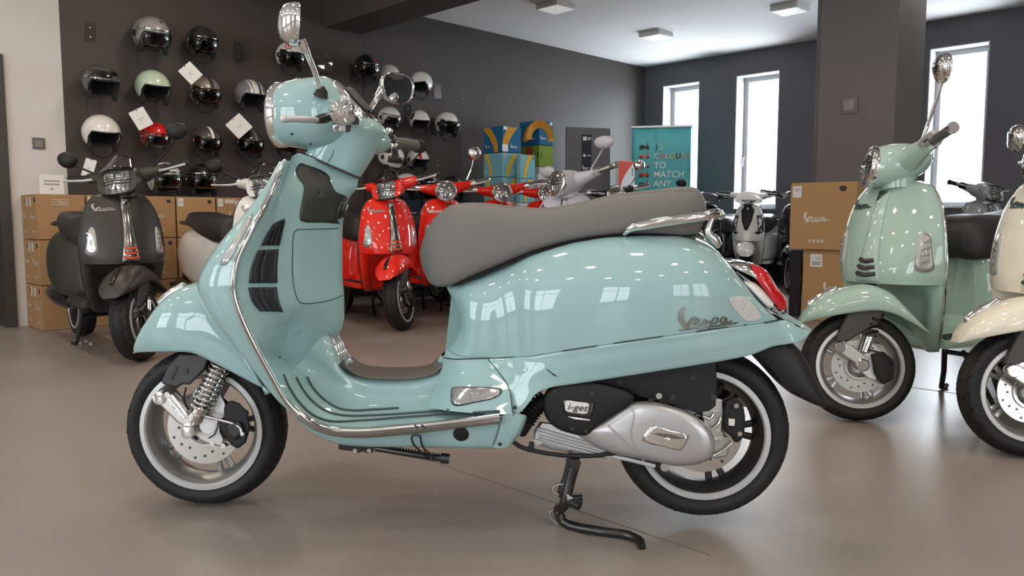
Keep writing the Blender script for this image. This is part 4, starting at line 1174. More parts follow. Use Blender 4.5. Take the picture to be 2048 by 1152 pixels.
hl = empty('headlamp', (0, 0, 0), 0, hs)
fa, fb = S(560, 172, -.02), S(560, 288, -.02); fc = fa.lerp(fb, .5)
upv = (fa - fb).normalized(); lax = Matrix.Rotation(STEER, 3, 'Z') @ Vector((-1, 0, 0)); lax = (lax - upv * lax.dot(upv)).normalized()
G().lathe([(.088, -.030), (.090, -.012), (.090, .004), (.085, .014), (.078, .018), (.074, .012)], fc, lax, 40).build('chrome_ring', CHROME, hl, sharp=60)
G().lathe([(.001, .030), (.03, .028), (.055, .022), (.076, .012)], fc, lax, 36).build('lens', CLEARLENS, hl, sharp=60)
# chrome blade over the lamp housing
A = []
for px, py, w in ((566, 176, .075), (580, 166, .08), (598, 160, .083)):
    c = S(px, py, -.02)
    A.append([(c.x + .03, -w * 1.12, c.z - .062), (c.x + .012, -w * .95, c.z - .024), (c.x + .002, -w * .6, c.z - .002), (c.x, 0, c.z + .008), (c.x + .002, w * .6, c.z - .002), (c.x + .012, w * .95, c.z - .024), (c.x + .03, w * 1.12, c.z - .062)])
G().grid(csurf(A, 4, 4)).build('chrome_visor', DCHROME, hs, solid=.002, sharp=60)
# seam round the neck and parting lines
def hseam(pts, r=.0012):
    P = HS.line(pts, -.0002)
    if len(P) > 2: G().tube(P, r, 6).build('panel_gap', SEAM, hs)
hseam([(668, 300), (664, 312), (655, 326)])
G().tube([S(598, 306, -.03), S(622, 314, -.056), S(652, 328, -.060), S(690, 344, -.052), S(719, 357, -.02)], .003, 6, sub=4).build('neck_gap', INK, hs)
for px, py in ((584, 268), (621, 288)):
    p, n = HS.at(px, py, 0)
    if p is not None: G().lathe([(.0005, .001), (.004, .001), (.0042, -.002)], p, n, 10).build('screw_hole', INK, hs)
# instrument panel: chrome framed, on top of the neck behind the lamp
A = []
for (px, py, w) in ((668, 164, .055), (690, 182, .07), (712, 206, .074), (732, 228, .062), (745, 244, .035)):
    c = S(px, py, -.03)
    A.append([(c.x - .010, -w, c.z - .018), (c.x, -w * .92, c.z), (c.x + .004, -w * .5, c.z + .006), (c.x + .005, 0, c.z + .008), (c.x + .004, w * .5, c.z + .006), (c.x, w * .92, c.z), (c.x - .010, w, c.z - .018)])
ip = G().grid(csurf(A, 4, 4)).build('instrument_panel', CHROME, hs, solid=.004, sharp=60)
G().grid(csurf([[(p[0] + .006, p[1] * .8, p[2] + .006) for p in r[1:6]] for r in A[1:4]], 3, 3)).build('dial', INK, ip, solid=.002)
# near arm towards the viewer
ctr = S(682, 226, -.16)
G().tube([S(668, 228, -.05), S(672, 228, -.10), S(678, 227, -.150)], [.044, .038, .030], 18, sub=3).build('bar_shroud', MINT, hs)
G().tube([S(682, 226, -.13), S(685, 226, -.24)], .024, 18).build('switch_housing', CHROME, hs)
G().tube([S(684, 226, -.22), S(685, 225, -.335)], .0175, 18).build('grip', GRIPM, hs)
c = S(685, 225, -.345); axn = (CAML - c).normalized(); axn = Vector((0.05, -1, -.05)).normalized()
be = G().lathe([(.0005, .020), (.010, .020), (.014, .016), (.026, .010), (.0300, .004), (.0305, -.014), (.022, -.022)], c, axn, 28).build('bar_end', CHROME, hs, sharp=35)
for k in range(6):
    th = PI / 3 * k + .2
    u_ = axn.orthogonal().normalized(); w_ = axn.cross(u_)
    p = c + axn * .0125
    G().tube([p + (u_ * math.cos(th) + w_ * math.sin(th)) * .015, p + (u_ * math.cos(th) + w_ * math.sin(th)) * .026], .0026, 6).build('bar_end_groove', DCHROME, be)
G().lathe([(.0005, .0205), (.0055, .0195), (.006, .016)], c, axn, 14).build('bar_end_bolt', DCHROME, be)
# near lever
G().tube(T([(668, 232, -.19), (652, 236, -.22), (630, 240, -.26)]), [.010, .013, .009], 10, sub=4, flat=.7).build('lever_pivot', BLACKMET, hs)
G().tube(T([(634, 240, -.25), (610, 239, -.30), (585, 238, -.335), (570, 238, -.35)]), [.0085, .0085, .0075, .0095], 12, sub=4).build('brake_lever', SATIN, hs)
lv = S(567, 238, -.352)
G().sphere(lv, .0095, 12, 8).build('lever_ball', SATIN, hs)
# near switch gear
sw = G(); 
for (x0, y0, x1, y1, ya, yb) in ((700, 218, 714, 228, -.20, -.17), (700, 233, 718, 250, -.22, -.17)):
    pixprism([(x0, y0), (x1, y0 + 2), (x1, y1), (x0, y1 - 2)], ya, yb).build('switch_button', INK, hs, bevel=.002)
pixprism([(664, 250), (700, 246), (704, 262), (668, 264)], -.175, -.13).build('switch_bracket', CHROME, hs, bevel=.003)
pixprism([(690, 250), (702, 246), (702, 262), (692, 266)], -.182, -.16).build('switch_connector', INK, hs, bevel=.001)
# far arm
G().tube([S(712, 268, .04), S(735, 280, .10), S(762, 285, .165)], [.050, .043, .033], 18, sub=3).build('bar_shroud', MINT, hs)
G().tube([S(760, 284, .16), S(782, 287, .20)], .030, 18).build('switch_housing', CHROME, hs)
G().tube([S(782, 286, .20), S(812, 288, .27), S(834, 292, .325)], .0185, 18).build('grip', GRIPM, hs)
G().tube([S(833, 292, .322), S(842, 293, .342)], .022, 18).build('bar_end', BLACKPL, hs)
for px, py in ((782, 272), (786, 282), (776, 300), (790, 300)):
    G().sphere(S(px, py, .17), .010, 10, 6).build('switch_button', INK, hs)
for px, py in ((778, 262), (784, 292), (770, 270)):
    G().sphere(S(px, py, .165), .011, 10, 6).build('switch_chrome', CHROME, hs)
G().tube(T([(845, 300, .30), (835, 312, .30), (815, 330, .26), (790, 345, .2)]), .003, 6, sub=4).build('brake_lever', BLACKPL, hs)
# mirrors
def mirror(name, base, path, yb, head, yl, par):
    e = empty(name, (0, 0, 0), 0, par); return e
ml = empty('mirror', (0, 0, 0), 0, MS)
G().tube(T([(641, 193, -.105), (643, 183, -.108), (641, 173, -.11)]), [.020, .016, .009], 14).build('boot', BLACKPL, ml)
G().tube(T([(640, 180, -.11), (632, 150, -.14), (618, 115, -.18), (611, 98, -.20), (604, 80, -.212)]), [.0075, .0075, .008, .010, .010], 12, sub=4).build('stalk', CHROME, ml)
# head outline in its own plane: long axis up, glass faces the rider
def mirror_head(par, outer, glass_n, thick, mglass=MIRROR):
    """outer: list of 3d points of the rim, glass_n: direction of the glass"""
    c = sum(outer, Vector()) / len(outer); n = Vector(glass_n).normalized()
    A = []
    for f, o in ((1.0, 0), (1.03, -.006), (.98, -.018), (.80, -thick * .8), (.45, -thick), (.02, -thick * 1.04)):
        A.append([tuple(c + (p - c) * f + n * o) for p in outer])
    G().grid(np.array(A), closev=True, cap1=True).build('housing', CHROME, par, sharp=70)
    A = []
    for f in (.97, .6, .02): A.append([tuple(c + (p - c) * f + n * (-.0015 + .001 * (1 - f))) for p in outer])
    G().grid(np.array(A), closev=True, cap1=True).build('glass', mglass, par, sharp=70)
    A = []
    for f, o in ((1.0, .0), (1.01, .003), (.96, .003), (.95, -.002)): A.append([tuple(c + (p - c) * f + n * o) for p in outer])
    G().grid(np.array(A), closev=True).build('rim', CHROME, par, sharp=60)
def mirror_outline(c, ux, uy, w, h, n=28):
    out = []
    for q in range(n):
        th = 2 * PI * q / n; s_, c_ = math.sin(th), math.cos(th)
        s_ = math.copysign(abs(s_) ** .8, s_); c_ = math.copysign(abs(c_) ** .8, c_)
        k = 1 + .12 * s_
        out.append(c + ux * (w / 2 * c_ * k) + uy * (h / 2 * s_))
    return out
# near mirror: seen almost edge on, from outside
c = S(594, 50, -.22)
n1 = Vector((.90, .42, -.06)).normalized()
uy = (S(590, 8, -.23) - S(606, 86, -.215)).normalized(); uy = (uy - n1 * uy.dot(n1)).normalized(); ux = uy.cross(n1)
mirror_head(ml, mirror_outline(c, ux, uy, .112, .104), n1, .045)
mr = empty('mirror', (0, 0, 0), 0, MS)
G().tube(T([(738, 222, .10), (748, 206, .13), (762, 182, .165)]), [.008, .008, .010], 12, sub=3).build('stalk', CHROME, mr)
G().tube(T([(755, 194, .15), (772, 166, .18), (782, 152, .19)]), [.011, .014, .008], 12, sub=3).build('stalk_socket', CHROME, mr)
c = S(798, 177, .20)
n2 = Vector((.85, -.53, -.02)).normalized()
uy = Vector((-.1, 0, 1)); uy = (uy - n2 * uy.dot(n2)).normalized(); ux = uy.cross(n2)
mo = mirror_outline(c, ux, uy, .128, .092)
mirror_head(mr, mo, n2, .035)
# ================================================================== the other scooters
def vespa(label, pos, theta, paint, steer, lamp='round', chrome=True, seatm=None, near=False, mirrors=('chrome', 'chrome'), tie='paint', script=INK, group='parked scooters', cat='scooter', name='parked_scooter', lift=0.0, windscreen=False, crest=True, wheelm=False, mpose=None, hz=1.0, liberty=False):
    """front = -x, left side = -y; every part is built in the scooter's own frame"""
    e = empty(name, pos, theta); tag(e, label, cat, group)
    bright = CHROME if chrome else BLACKMET
    seatm = seatm or SEATD
    q = 1 if near else 0
    nseg = 48 if near else 28
    R = .228
    FA_ = Vector((-.655, 0, R)); D = Vector((.20, 0, .98)).normalized()
    MSt = Matrix.Translation(FA_) @ Matrix.Rotation(steer, 4, D) @ Matrix.Translation(-FA_)
    R3 = MSt.to_3x3()
    nu, nv = (5, 4) if near else (3, 3)
    # ---- leg shield
    zz = [1.0, .975, .90, .80, .70, .62, .575]
    ws = 0.78 if liberty else 1.0
    hw = [.085, .145, .195, .222, .236, .238, .232]
    xe = [-.42, -.425, -.435, -.45, -.455, -.452, -.448]
    xc = [-.475, -.50, -.535, -.57, -.595, -.612, -.612]
    half = []
    for z, w, a, c in zip(zz, hw, xe, xc):
        w *= ws; z = .575 + (z - .575) * hz
        half.append([(a + .03, -w * .97, z), (a, -w, z), (a - .012, -w * .975, z), (a + (c - a) * .55, -w * .72, z), (a + (c - a) * .88, -w * .38, z), (c, 0, z)])
    A = csurf(mirror_grid(half), nu, nv)
    SH = G().grid(A, cap0=True)
    # lower shield wrapping behind the wheel, with arched cut-out
    low = [(.575, .232, -.448, -.47), (.50, .225, -.435, -.40), (.42, .21, -.415, -.385), (.34, .185, -.385, -.36), (.285, .155, -.345, -.325), (.27, .12, -.30, -.28)]
    half = []
    for z, w, a, c in low:
        w *= ws
        half.append([(a + .03, -w * .97, z), (a, -w, z), (a - .010, -w * .96, z), (a - .012, -w * .80, z), (c, -w * .52, z), (c + .01, 0, z)])
    A2 = csurf(mirror_grid(half), nu, nv)
    SH.grid(A2, cap1=True)
    # lip joining nose and lower shield
    g = SH
    nose = [p for p in half[0]]
    sh = SH.build('leg_shield', paint, e, sharp=55, solid=0)
    # inner side of the shield
    half = []
    for z, w, a in ((.985, .085, -.40), (.93, .165, -.40), (.80, .215, -.41), (.62, .232, -.41), (.5, .22, -.395), (.40, .20, -.375), (.31, .165, -.33)):
        w *= ws; z = .575 + (z - .575) * hz if z > .575 else z
        half.append([(a - .02, -w, z), (a + .01, -w * .8, z), (a + .06, -w * .45, z), (a + .075, 0, z)])
    G().grid(csurf(mirror_grid(half), 3, 3), cap1=True, cap0=True).build('inner_shield', paint, e, sharp=60)
    bv = SH.bvh()
    def onsh(y, z, off=.002):
        h = bv.ray_cast(Vector((-2, y, .575 + (z - .575) * hz if z > .575 else z)), Vector((1, 0, 0)))
        if h[0] is None:
            h = bv.find_nearest(Vector((-.6, y, z)))
        n = h[1] if h[1].x < 0 else -h[1]
        return h[0] + n * off
    def shpatch(outl, off, nm, m, par=sh, rings=4, solid=.004):
        O = np.array(outl, float); c = O.mean(axis=0); A = []
        for k in range(rings + 1):
            f = 1 - k / rings * .98
            A.append([tuple(onsh(*(c + (p - c) * f), off)) for p in O])
        return G().grid(np.array(A), closev=True).build(nm, m, par, solid=solid, sharp=50)
    # edge trim
    for sg in (-1, 1):
        pts = [(a + .012, sg * w * 1.0 * ws, .575 + (z - .575) * hz) for z, w, a in zip(zz[1:], hw[1:], xe[1:])] + [(a + .012, sg * w * ws, z) for z, w, a, c in low[1:5]]
        G().tube(pts, .0055, 6 if not near else 8, sub=3).build('edge_trim', bright, sh)
    # ---- horn cover
    if liberty:
        shpatch([(-.03, .98), (.03, .98), (.075, .93), (.055, .80), (.015, .70), (-.015, .70), (-.055, .80), (-.075, .93)], .004, 'centre_panel', BLACKPL)
        for sg in (-1, 1):
            shpatch([(sg * .17, .90), (sg * .182, .80), (sg * .186, .66), (sg * .10, .66), (sg * .165, .73), (sg * .15, .88)], .003, 'side_panel', BLACKPL)
            shpatch([(sg * .075, .665), (sg * .15, .70), (sg * .165, .73), (sg * .12, .68)], .006, 'turn_signal', CLEARLENS)
        shpatch([(.0 + .014 * math.cos(t), .945 + .014 * math.sin(t)) for t in np.linspace(0, 2 * PI, 12, endpoint=False)], .008, 'round_emblem', SATIN)
    else:
        tm_ = paint if tie == 'paint' else tie
        Ah = []
        for z, w, pr in ((.965, .024, .006), (.93, .027, .012), (.85, .030, .015), (.75, .036, .017), (.66, .046, .018), (.60, .054, .016), (.582, .055, .006)):
            row = []
            for k in range(7):
                t = -1 + 2 * k / 6
                p = onsh(w * t, z, 0); row.append((p.x - pr * max(0, (1 - abs(t) ** 4)) - .001, p.y, p.z))
            Ah.append(row)
        HC = G().grid(csurf(Ah, 3, 2)); hc = HC.build('horn_cover', tm_, e, sharp=60, solid=.004)
        hb = HC.bvh()
        def onhc(y, z, off):
            h = hb.ray_cast(Vector((-2, y, .575 + (z - .575) * hz)), Vector((1, 0, 0)))
            if h[0] is None: h = hb.find_nearest(Vector((-.6, y, .575 + (z - .575) * hz)))
            n = h[1] if h[1].x < 0 else -h[1]
            return h[0] + n * off
        for k, (z, w) in enumerate(((.668, .030), (.640, .036), (.612, .042))):
            G().tube([onhc(-w, z + .004, .002), onhc(-w * .5, z - .001, .003), onhc(0, z - .003, .004), onhc(w * .5, z - .001, .003), onhc(w, z + .004, .002)], .0075, 8, sub=2).build('horn_slot', INK if chrome else ORANGE, hc)
            G().tube([onhc(-w, z + .012, .003), onhc(0, z + .006, .006), onhc(w, z + .012, .003)], .0022, 6, sub=2).build('slot_rim', CHROME if chrome else DCHROME, hc)
        P = [onhc(-.019, .955, .004), onhc(.019, .957, .004), onhc(.015, .915, .004)]
        G().add(P, [(0, 1, 2)]).build('triangle_emblem', STRIPM if chrome else SATIN, hc, solid=.002)
        if not chrome:
            for k in range(5):
                z = .89 - .045 * k
                G().tube([onhc(-.012, z, .002), onhc(-.011, z - .022, .002)], .004, 6).build('cover_slot', INK, hc)
        # turn signals
        for sg in (-1, 1):
            o = [(sg * .175, .785), (sg * .192, .775), (sg * .205, .70), (sg * .212, .645), (sg * .198, .632), (sg * .170, .640), (sg * .166, .70)]
            o = [(p[0], p[1]) for p in spl(np.array([(a, b, 0) for a, b in o]), 3, True)]
            sf = shpatch([((a - sg * .188) * 1.12 + sg * .188, (b - .708) * 1.07 + .708) for a, b in o], .002, 'signal_bezel', SATIN)
            sl = shpatch(o, .006, 'turn_signal', CLEARLENS)
            if near:
                for k in range(4):
                    z = .66 + .028 * k
                    G().tube([onsh(sg * .178, z, .009), onsh(sg * .20, z + .012, .009)], .003, 6).build('signal_rib', CHROME, sl)
        # script on its right-hand side
        if script:
            def f3(u, v, d):
                return tuple(onsh(.16 - u * .115, .885 + v * .085 - u * .0, .0015 + d * .003))
            script_ribbons(f3, 1.5).build('script_badge', script, e, sharp=30)
    # nose underside
    G().grid(csurf([[(-.45, -.225 * ws, .577), (-.59, -.10 * ws, .577), (-.61, 0, .577), (-.59, .10 * ws, .577), (-.45, .225 * ws, .577)], [(-.40, -.2 * ws, .56), (-.42, -.10 * ws, .56), (-.42, 0, .56), (-.42, .10 * ws, .56), (-.40, .2 * ws, .56)]], 2, 3)).build('wheel_arch', paint if not chrome else paint, e, sharp=60)
    # ---- floor and rear body
    half = [[(x, -w, .30), (x, -w * .95, .335), (x, -.09, .335), (x, -.06, zt), (x, 0, zt + .01)] for x, w, zt in ((-.35, .20, .40), (-.22, .215, .37), (.0, .21, .37), (.14, .20, .42))]
    G().grid(csurf(mirror_grid(half), 2, 3), cap0=True, cap1=True).build('floorboard', paint, e, sharp=40)
    for k in (-1, 1):
        for j in range(3): G().tube([(-.33, k * (.12 + .03 * j), .340), (-.2, k * (.12 + .03 * j), .340), (.10, k * (.12 + .03 * j), .340)], .004, 5).build('floor_strip', STRIPM if chrome else INK, e)
    half = []
    for x, zt, zb, w in ((.06, .70, .34, .085), (.10, .72, .33, .13), (.20, .745, .32, .185), (.36, .765, .34, .222), (.54, .775, .40, .228), (.72, .745, .47, .19), (.86, .66, .53, .12), (.94, .57, .54, .06)):
        h = zt - zb
        half.append([(x, 0, zb), (x, -w * .7, zb), (x, -w * .93, zb + .04 * h), (x, -w, zb + .35 * h), (x, -w * .93, zb + .68 * h), (x, -w * .68, zb + .92 * h), (x, -w * .3, zt), (x, 0, zt)])
    G().grid(csurf(mirror_grid(half), nu, 3), cap0=True, cap1=True).build('rear_cowl', paint, e, sharp=50)
    # ---- seat
    half = []
    for x, zt, zb, w in ((-.03, .79, .71, .06), (.0, .835, .67, .105), (.10, .862, .665, .145), (.30, .858, .70, .168), (.45, .870, .74, .165), (.62, .890, .775, .14), (.72, .885, .78, .115), (.76, .85, .80, .08)):
        h = zt - zb
        half.append([(x, 0, zb), (x, -w * .85, zb), (x, -w, zb + .25 * h), (x, -w * .97, zb + .6 * h), (x, -w * .75, zb + .93 * h), (x, -w * .35, zt), (x, 0, zt)])
    G().grid(csurf(mirror_grid(half), nu, 3), cap0=True, cap1=True).build('seat', seatm, e, sharp=60)
    G().tube([(.55, -.13, .80), (.70, -.15, .80), (.82, -.12, .81), (.85, 0, .81), (.82, .12, .81), (.70, .15, .80), (.55, .13, .80)], .010, 8, sub=3).build('grab_rail', bright, e)
    # tail lamp, mud flap
    G().sphere((.92, 0, .60), (.04, .055, .055), 14, 8).build('tail_lamp', REDLENS, e)
    G().prism([(.86, .50), (.96, .54), (1.02, .33), (1.0, .31), (.93, .38)], -.06, .06, lambda u, v, d: (u, d, v)).build('mud_flap', BLACKPL, e, bevel=.006)
    # ---- engine, rear wheel, silencer
    RA = Vector((.68, 0, R))
    wheel('rear_wheel', RA, R, (0, 1, 0), e, W=.11, lip=.165, dark=None if chrome else RIMBLACK, near=-1, tread=False, seg=nseg, disc=False)
    pl2 = [(.18, .30), (.24, .36), (.45, .345), (.66, .30), (.75, .25), (.74, .19), (.66, .16), (.45, .19), (.24, .22)]
    G().prism([(p[0], p[1]) for p in spl(np.array([(a, b, 0) for a, b in pl2]), 3, True)], -.165, -.06, lambda u, v, d: (u, d, v)).build('transmission_case', GREYPL if not chrome else ALU, e, bevel=.012)
    A = []
    for k, (x, r) in enumerate(((.28, .02), (.36, .05), (.62, .062), (.80, .058), (.85, .03))):
        A.append([(x, .155 + r * .75 * math.cos(2*PI*t/14), .27 + .06 * k / 4 + r * math.sin(2*PI*t/14)) for t in range(14)])
    G().grid(np.array(A), closev=True, cap0=True, cap1=True).build('silencer', BLACKMET, e)
    G().tube([(.10, 0, .30), (.18, .08, .26), (.30, .15, .27)], .018, 8, sub=3).build('exhaust_pipe', BLACKMET, e)
    g = G().tube([(.16, -.10, .27), (.20, -.12, .10), (.22, -.14, .012), (.28, -.17, .012)], .013, 8); g.tube([(.16, .10, .27), (.20, .12, .10), (.22, .14, .012), (.28, .15, .012)], .013, 8)
    g.tube([(.17, -.10, .2), (.17, .10, .2)], .012, 8)
    g.build('centre_stand', BLACKMET, e)
    G().tube([(-.10, -.13, .26), (-.04, -.18, .14), (.02, -.215, .012), (.06, -.22, .012)], .011, 8).build('side_stand', BLACKMET, e)
    # ---- steered parts: wheel, mudguard, suspension
    fax_ = R3 @ Vector((0, 1, 0))
    _, pt = wheel('front_wheel', FA_, R, fax_, e, W=.108, lip=.166, dark=None if chrome else RIMBLACK, near=-1, tread=near, seg=nseg)
    mg_t = [(-.225, .190), (-.205, .232), (-.14, .290), (-.05, .328), (.05, .340), (.13, .308), (.20, .225), (.262, .135)]
    mg_b = [(-.228, .182), (-.17, .198), (-.09, .214), (.0, .226), (.07, .228), (.13, .212), (.19, .178), (.262, .128)]
    half = []
    for i, (a, b) in enumerate(zip(mg_t, mg_b)):
        w = .028 + .075 * math.sin(min(1, (i + .3) / 2.6) * PI / 2)
        row = []
        for yy, t in [(1.0, 0), (1.03, .35), (.93, .68), (.62, .92), (0, 1.02)]:
            row.append((FA_.x + b[0] + (a[0] - b[0]) * t, -w * yy, FA_.z + b[1] + (a[1] - b[1]) * t))
        half.append(row)
    FG = G().grid(csurf(mirror_grid(half), nu, nv), cap0=True)
    fg = FG.xf(MSt).build('front_mudguard', paint, e, sharp=60, solid=.003)
    W3 = lambda x, y, z: tuple(MSt @ Vector((FA_.x + x, y, FA_.z + z)))
    if crest:
        A = [[W3(x, -w, z), W3(x - .004, 0, z + .014), W3(x, w, z)] for x, z, w in ((-.19, .252, .012), (-.15, .288, .016), (-.10, .312, .014), (-.06, .330, .008))]
        G().grid(csurf(A, 3, 3)).build('mudguard_crest', bright, fg, solid=.003)
    su = empty('front_suspension', (0, 0, 0), 0, e)
    fcv_ = [(.02, .235), (.10, .245), (.08, .18), (.0, .135), (-.06, .10), (-.10, .105), (-.075, .16), (-.04, .23)]
    G().prism(fcv_, -.085, -.05, lambda u, v, d: W3(u, d, v)).build('fork_cover', GREYPL, su, bevel=.006)
    lkp = [(-.085, .100), (-.070, .108), (.025, .035), (.02, .0), (.0, -.012), (-.02, .01), (-.10, .07)]
    G().prism(lkp, -.105, -.085, lambda u, v, d: W3(u, d, v)).build('link_cover', STEEL if chrome else GREYPL, su, bevel=.004)
    for x, z, r in ((-.085, .083, .024), (.0, .008, .026)):
        G().lathe([(.0005, -.012), (r * .8, -.012), (r, -.006), (r, .02)], W3(x, -.10, z), fax_, 18).build('link_boss', CHROME if chrome else BLACKMET, su)
    sp0, sp1 = Vector((.075, -.075, .21)), Vector((.015, -.075, .06))
    L = sp1 - sp0
    G().tube([W3(*(sp0 + L * (t / 60) + Vector((math.cos(t * .7) * .022, math.sin(t * .7) * .022, 0)))) for t in range(40)], .0045, 6).build('spring', BLACKMET, su)
    G().tube([W3(*(sp0 + L * .55)), W3(*sp1)], .019, 12).build('damper', CHROME, su)
    G().prism([(.04, .05), (.09, .06), (.125, .02), (.12, -.05), (.08, -.075), (.05, -.03)], -.085, -.03, lambda u, v, d: W3(u, d, v)).build('brake_caliper', BLACKPL, su, bevel=.006)
    G().prism([(-.01, .05), (.05, .06), (.065, .02), (.06, -.06), (.03, -.05), (.0, -.02)], -.062, -.05, lambda u, v, d: W3(u, d, v)).build('carrier_plate', ALU, su, bevel=.003)
    G().tube([W3(.02, -.09, .07), W3(.06, -.095, .06), W3(.11, -.095, .03), W3(.11, -.09, .0)], .0035, 6, sub=3).build('brake_line', BLACKPL, su)
    G().tube([tuple(MSt @ Vector((-.49, 0, .95))), tuple(MSt @ Vector((-.60, 0, .50))), W3(.05, -.04, .22), W3(-.06, -.06, .12)], .022, 8).build('fork_tube', BLACKPL, su)
    # ---- handlebar
    hb_ = empty('handlebar', (0, 0, 0), 0, e)
    DZ = .425 * (hz - 1)
    Hm = lambda x, y, z: tuple(MSt @ Vector((x, y, z)) + Vector((0, 0, DZ)))
    def hring(x, zc, rz, ry, n=20, tilt=0, p=.9):
        out = []
        for t in range(n):
            th = 2 * PI * t / n; s_, c_ = math.sin(th), math.cos(th)
            s_ = math.copysign(abs(s_) ** p, s_); c_ = math.copysign(abs(c_) ** p, c_)
            out.append(Hm(x + tilt * c_, ry * s_, zc + rz * c_))
        return out
    HZ = 1.065
    if lamp == 'round':
        rings = [hring(-.560, HZ, .080, .082, tilt=.02), hring(-.52, HZ, .088, .090, tilt=.015), hring(-.46, HZ + .005, .086, .088), hring(-.39, HZ + .012, .070, .082), hring(-.345, HZ + .018, .045, .065), hring(-.325, HZ + .02, .015, .03)]
    elif lamp == 'hex':
        rings = [hring(-.545, HZ - .005, .074, .118, tilt=.02, p=.7), hring(-.50, HZ, .088, .125, tilt=.015, p=.8), hring(-.44, HZ + .01, .086, .112), hring(-.39, HZ + .018, .064, .09), hring(-.345, HZ + .02, .045, .065), hring(-.325, HZ + .02, .015, .03)]
    else:
        rings = [hring(-.53, HZ - .02, .045, .155, tilt=.03, p=.8), hring(-.49, HZ, .066, .150, tilt=.02), hring(-.43, HZ + .02, .066, .12), hring(-.38, HZ + .03, .05, .09), hring(-.345, HZ + .03, .03, .06), hring(-.325, HZ + .03, .01, .03)]
    G().grid(csurf(rings, 3, 1, True), closev=True, cap0=True, cap1=True).build('lamp_housing', paint, hb_, sharp=60)
    hl_ = empty('headlamp', (0, 0, 0), 0, hb_) if False else hb_
    lx = R3 @ Vector((-1, 0, .22)); lc = Vector(Hm(-.562, 0, HZ))
    if lamp == 'round':
        G().lathe([(.084, -.02), (.090, .0), (.087, .012), (.078, .015), (.075, .008)], lc, lx, nseg).build('lamp_ring', bright, hb_, sharp=60)
        lens = G().lathe([(.001, .022), (.035, .020), (.062, .014), (.077, .006)], lc, lx, nseg).build('lens', HEADLENS, hb_, sharp=60)
        u_ = R3 @ Vector((0, 1, 0)); w_ = lx.normalized().cross(u_).normalized()
        lp = lambda a, b, o: lc + u_ * a + w_ * b + lx.normalized() * o
        for s0 in (-1, 1):
            G().tube([lp(-.062, s0 * .012, .020), lp(0, s0 * .008, .026), lp(.062, s0 * .012, .020)], .0035, 6).build('lens_divider', DCHROME, lens)
        for k in range(5):
            a = -.036 + .018 * k
            G().tube([lp(a, .018, .022), lp(a * 1.15, .052 - abs(a) * .4, .016)], .003, 5).build('lens_rib', DCHROME, lens)
            G().tube([lp(a, -.018, .022), lp(a * 1.15, -.052 + abs(a) * .4, .016)], .003, 5).build('lens_rib', INK, lens)
    else:
        w0, h0 = (.104, .064) if lamp == 'hex' else (.115, .026)
        u_ = R3 @ Vector((0, 1, 0)); w_ = lx.normalized().cross(u_).normalized()
        if w_.z < 0: w_ = -w_
        cx = lc + Vector((0, 0, -.006 if lamp == 'hex' else -.03)) - lx.normalized() * (.012 if lamp == 'hex' else .022)
        ol = [(-1, .1), (-.82, .85), (-.4, 1), (.4, 1), (.82, .85), (1, .1), (.78, -.8), (.4, -1), (-.4, -1), (-.78, -.8)] if lamp == 'hex' else [(-1.05, .9), (-.5, .55), (.5, .55), (1.05, .9), (.9, -.1), (.3, -1), (-.3, -1), (-.9, -.1)]
        def lring(f, o): return [tuple(cx + u_ * a * w0 * f + w_ * b * h0 * f + lx.normalized() * (o - .03 * (a * a) * f)) for a, b in ol]
        G().grid(csurf([lring(1.16, -.01), lring(1.14, .010), lring(1.02, .014), lring(1.0, .006)], 2, 2, True), closev=True).build('lamp_ring', BLACKMET if not chrome or lamp != 'hex' else BLACKMET, hb_, sharp=60)
        lens = G().grid(csurf([lring(1.0, .008), lring(.7, .016), lring(.35, .020), lring(.02, .021)], 2, 2, True), closev=True).build('lens', HEADLENS, hb_, sharp=60)
        if lamp == 'hex':
            lp = lambda a, b, o: cx + u_ * a * w0 + w_ * b * h0 + lx.normalized() * (o - .03 * a * a)
            for b in (-.15, .12): G().tube([lp(-.88, b, .016), lp(0, b, .024), lp(.88, b, .016)], .003, 5).build('lens_divider', INK, lens)
            for a in (-.5, 0, .5):
                for b0, b1 in ((.25, .75), (-.75, -.3)):
                    G().tube([lp(a, b0, .021), lp(a * .95, b1, .017)], .006, 6).build('lens_rib', DCHROME, lens)
    # neck
    A = [[Hm(x + r * 1.25 * math.cos(2*PI*t/16), r * math.sin(2*PI*t/16), z) for t in range(16)] for x, z, r in ((-.46, .965, .050), (-.455, 1.0, .055), (-.45, 1.05, .066))]
    G().grid(csurf(A, 3, 1, True), closev=True, cap0=True, cap1=True).build('neck', paint if lamp != 'wide' else BLACKPL, hb_, sharp=60)
    for sg in (-1, 1):
        G().tube([Hm(-.43, sg * .05, HZ + .012), Hm(-.42, sg * .12, HZ + .022), Hm(-.395, sg * .205, HZ + .040)], [.058, .044, .030], 14, sub=3).build('bar_shroud', paint, hb_)
        G().tube([Hm(-.395, sg * .195, HZ + .040), Hm(-.385, sg * .245, HZ + .048)], .029, 14).build('switch_housing', CHROME if chrome else BLACKPL, hb_)
        G().tube([Hm(-.386, sg * .24, HZ + .048), Hm(-.365, sg * .36, HZ + .062)], .0185, 12).build('grip', GRIPM if chrome else BLACKPL, hb_)
        G().tube([Hm(-.365, sg * .36, HZ + .062), Hm(-.362, sg * .375, HZ + .064)], .022, 12).build('bar_end', CHROME if chrome else BLACKMET, hb_)
        G().tube([Hm(-.415, sg * .20, HZ + .034), Hm(-.445, sg * .25, HZ + .034), Hm(-.45, sg * .32, HZ + .042), Hm(-.435, sg * .375, HZ + .050)], [.010, .008, .007, .008], 8, sub=3).build('brake_lever', SATIN, hb_)
        mk_ = mirrors[0] if sg < 0 else mirrors[1]
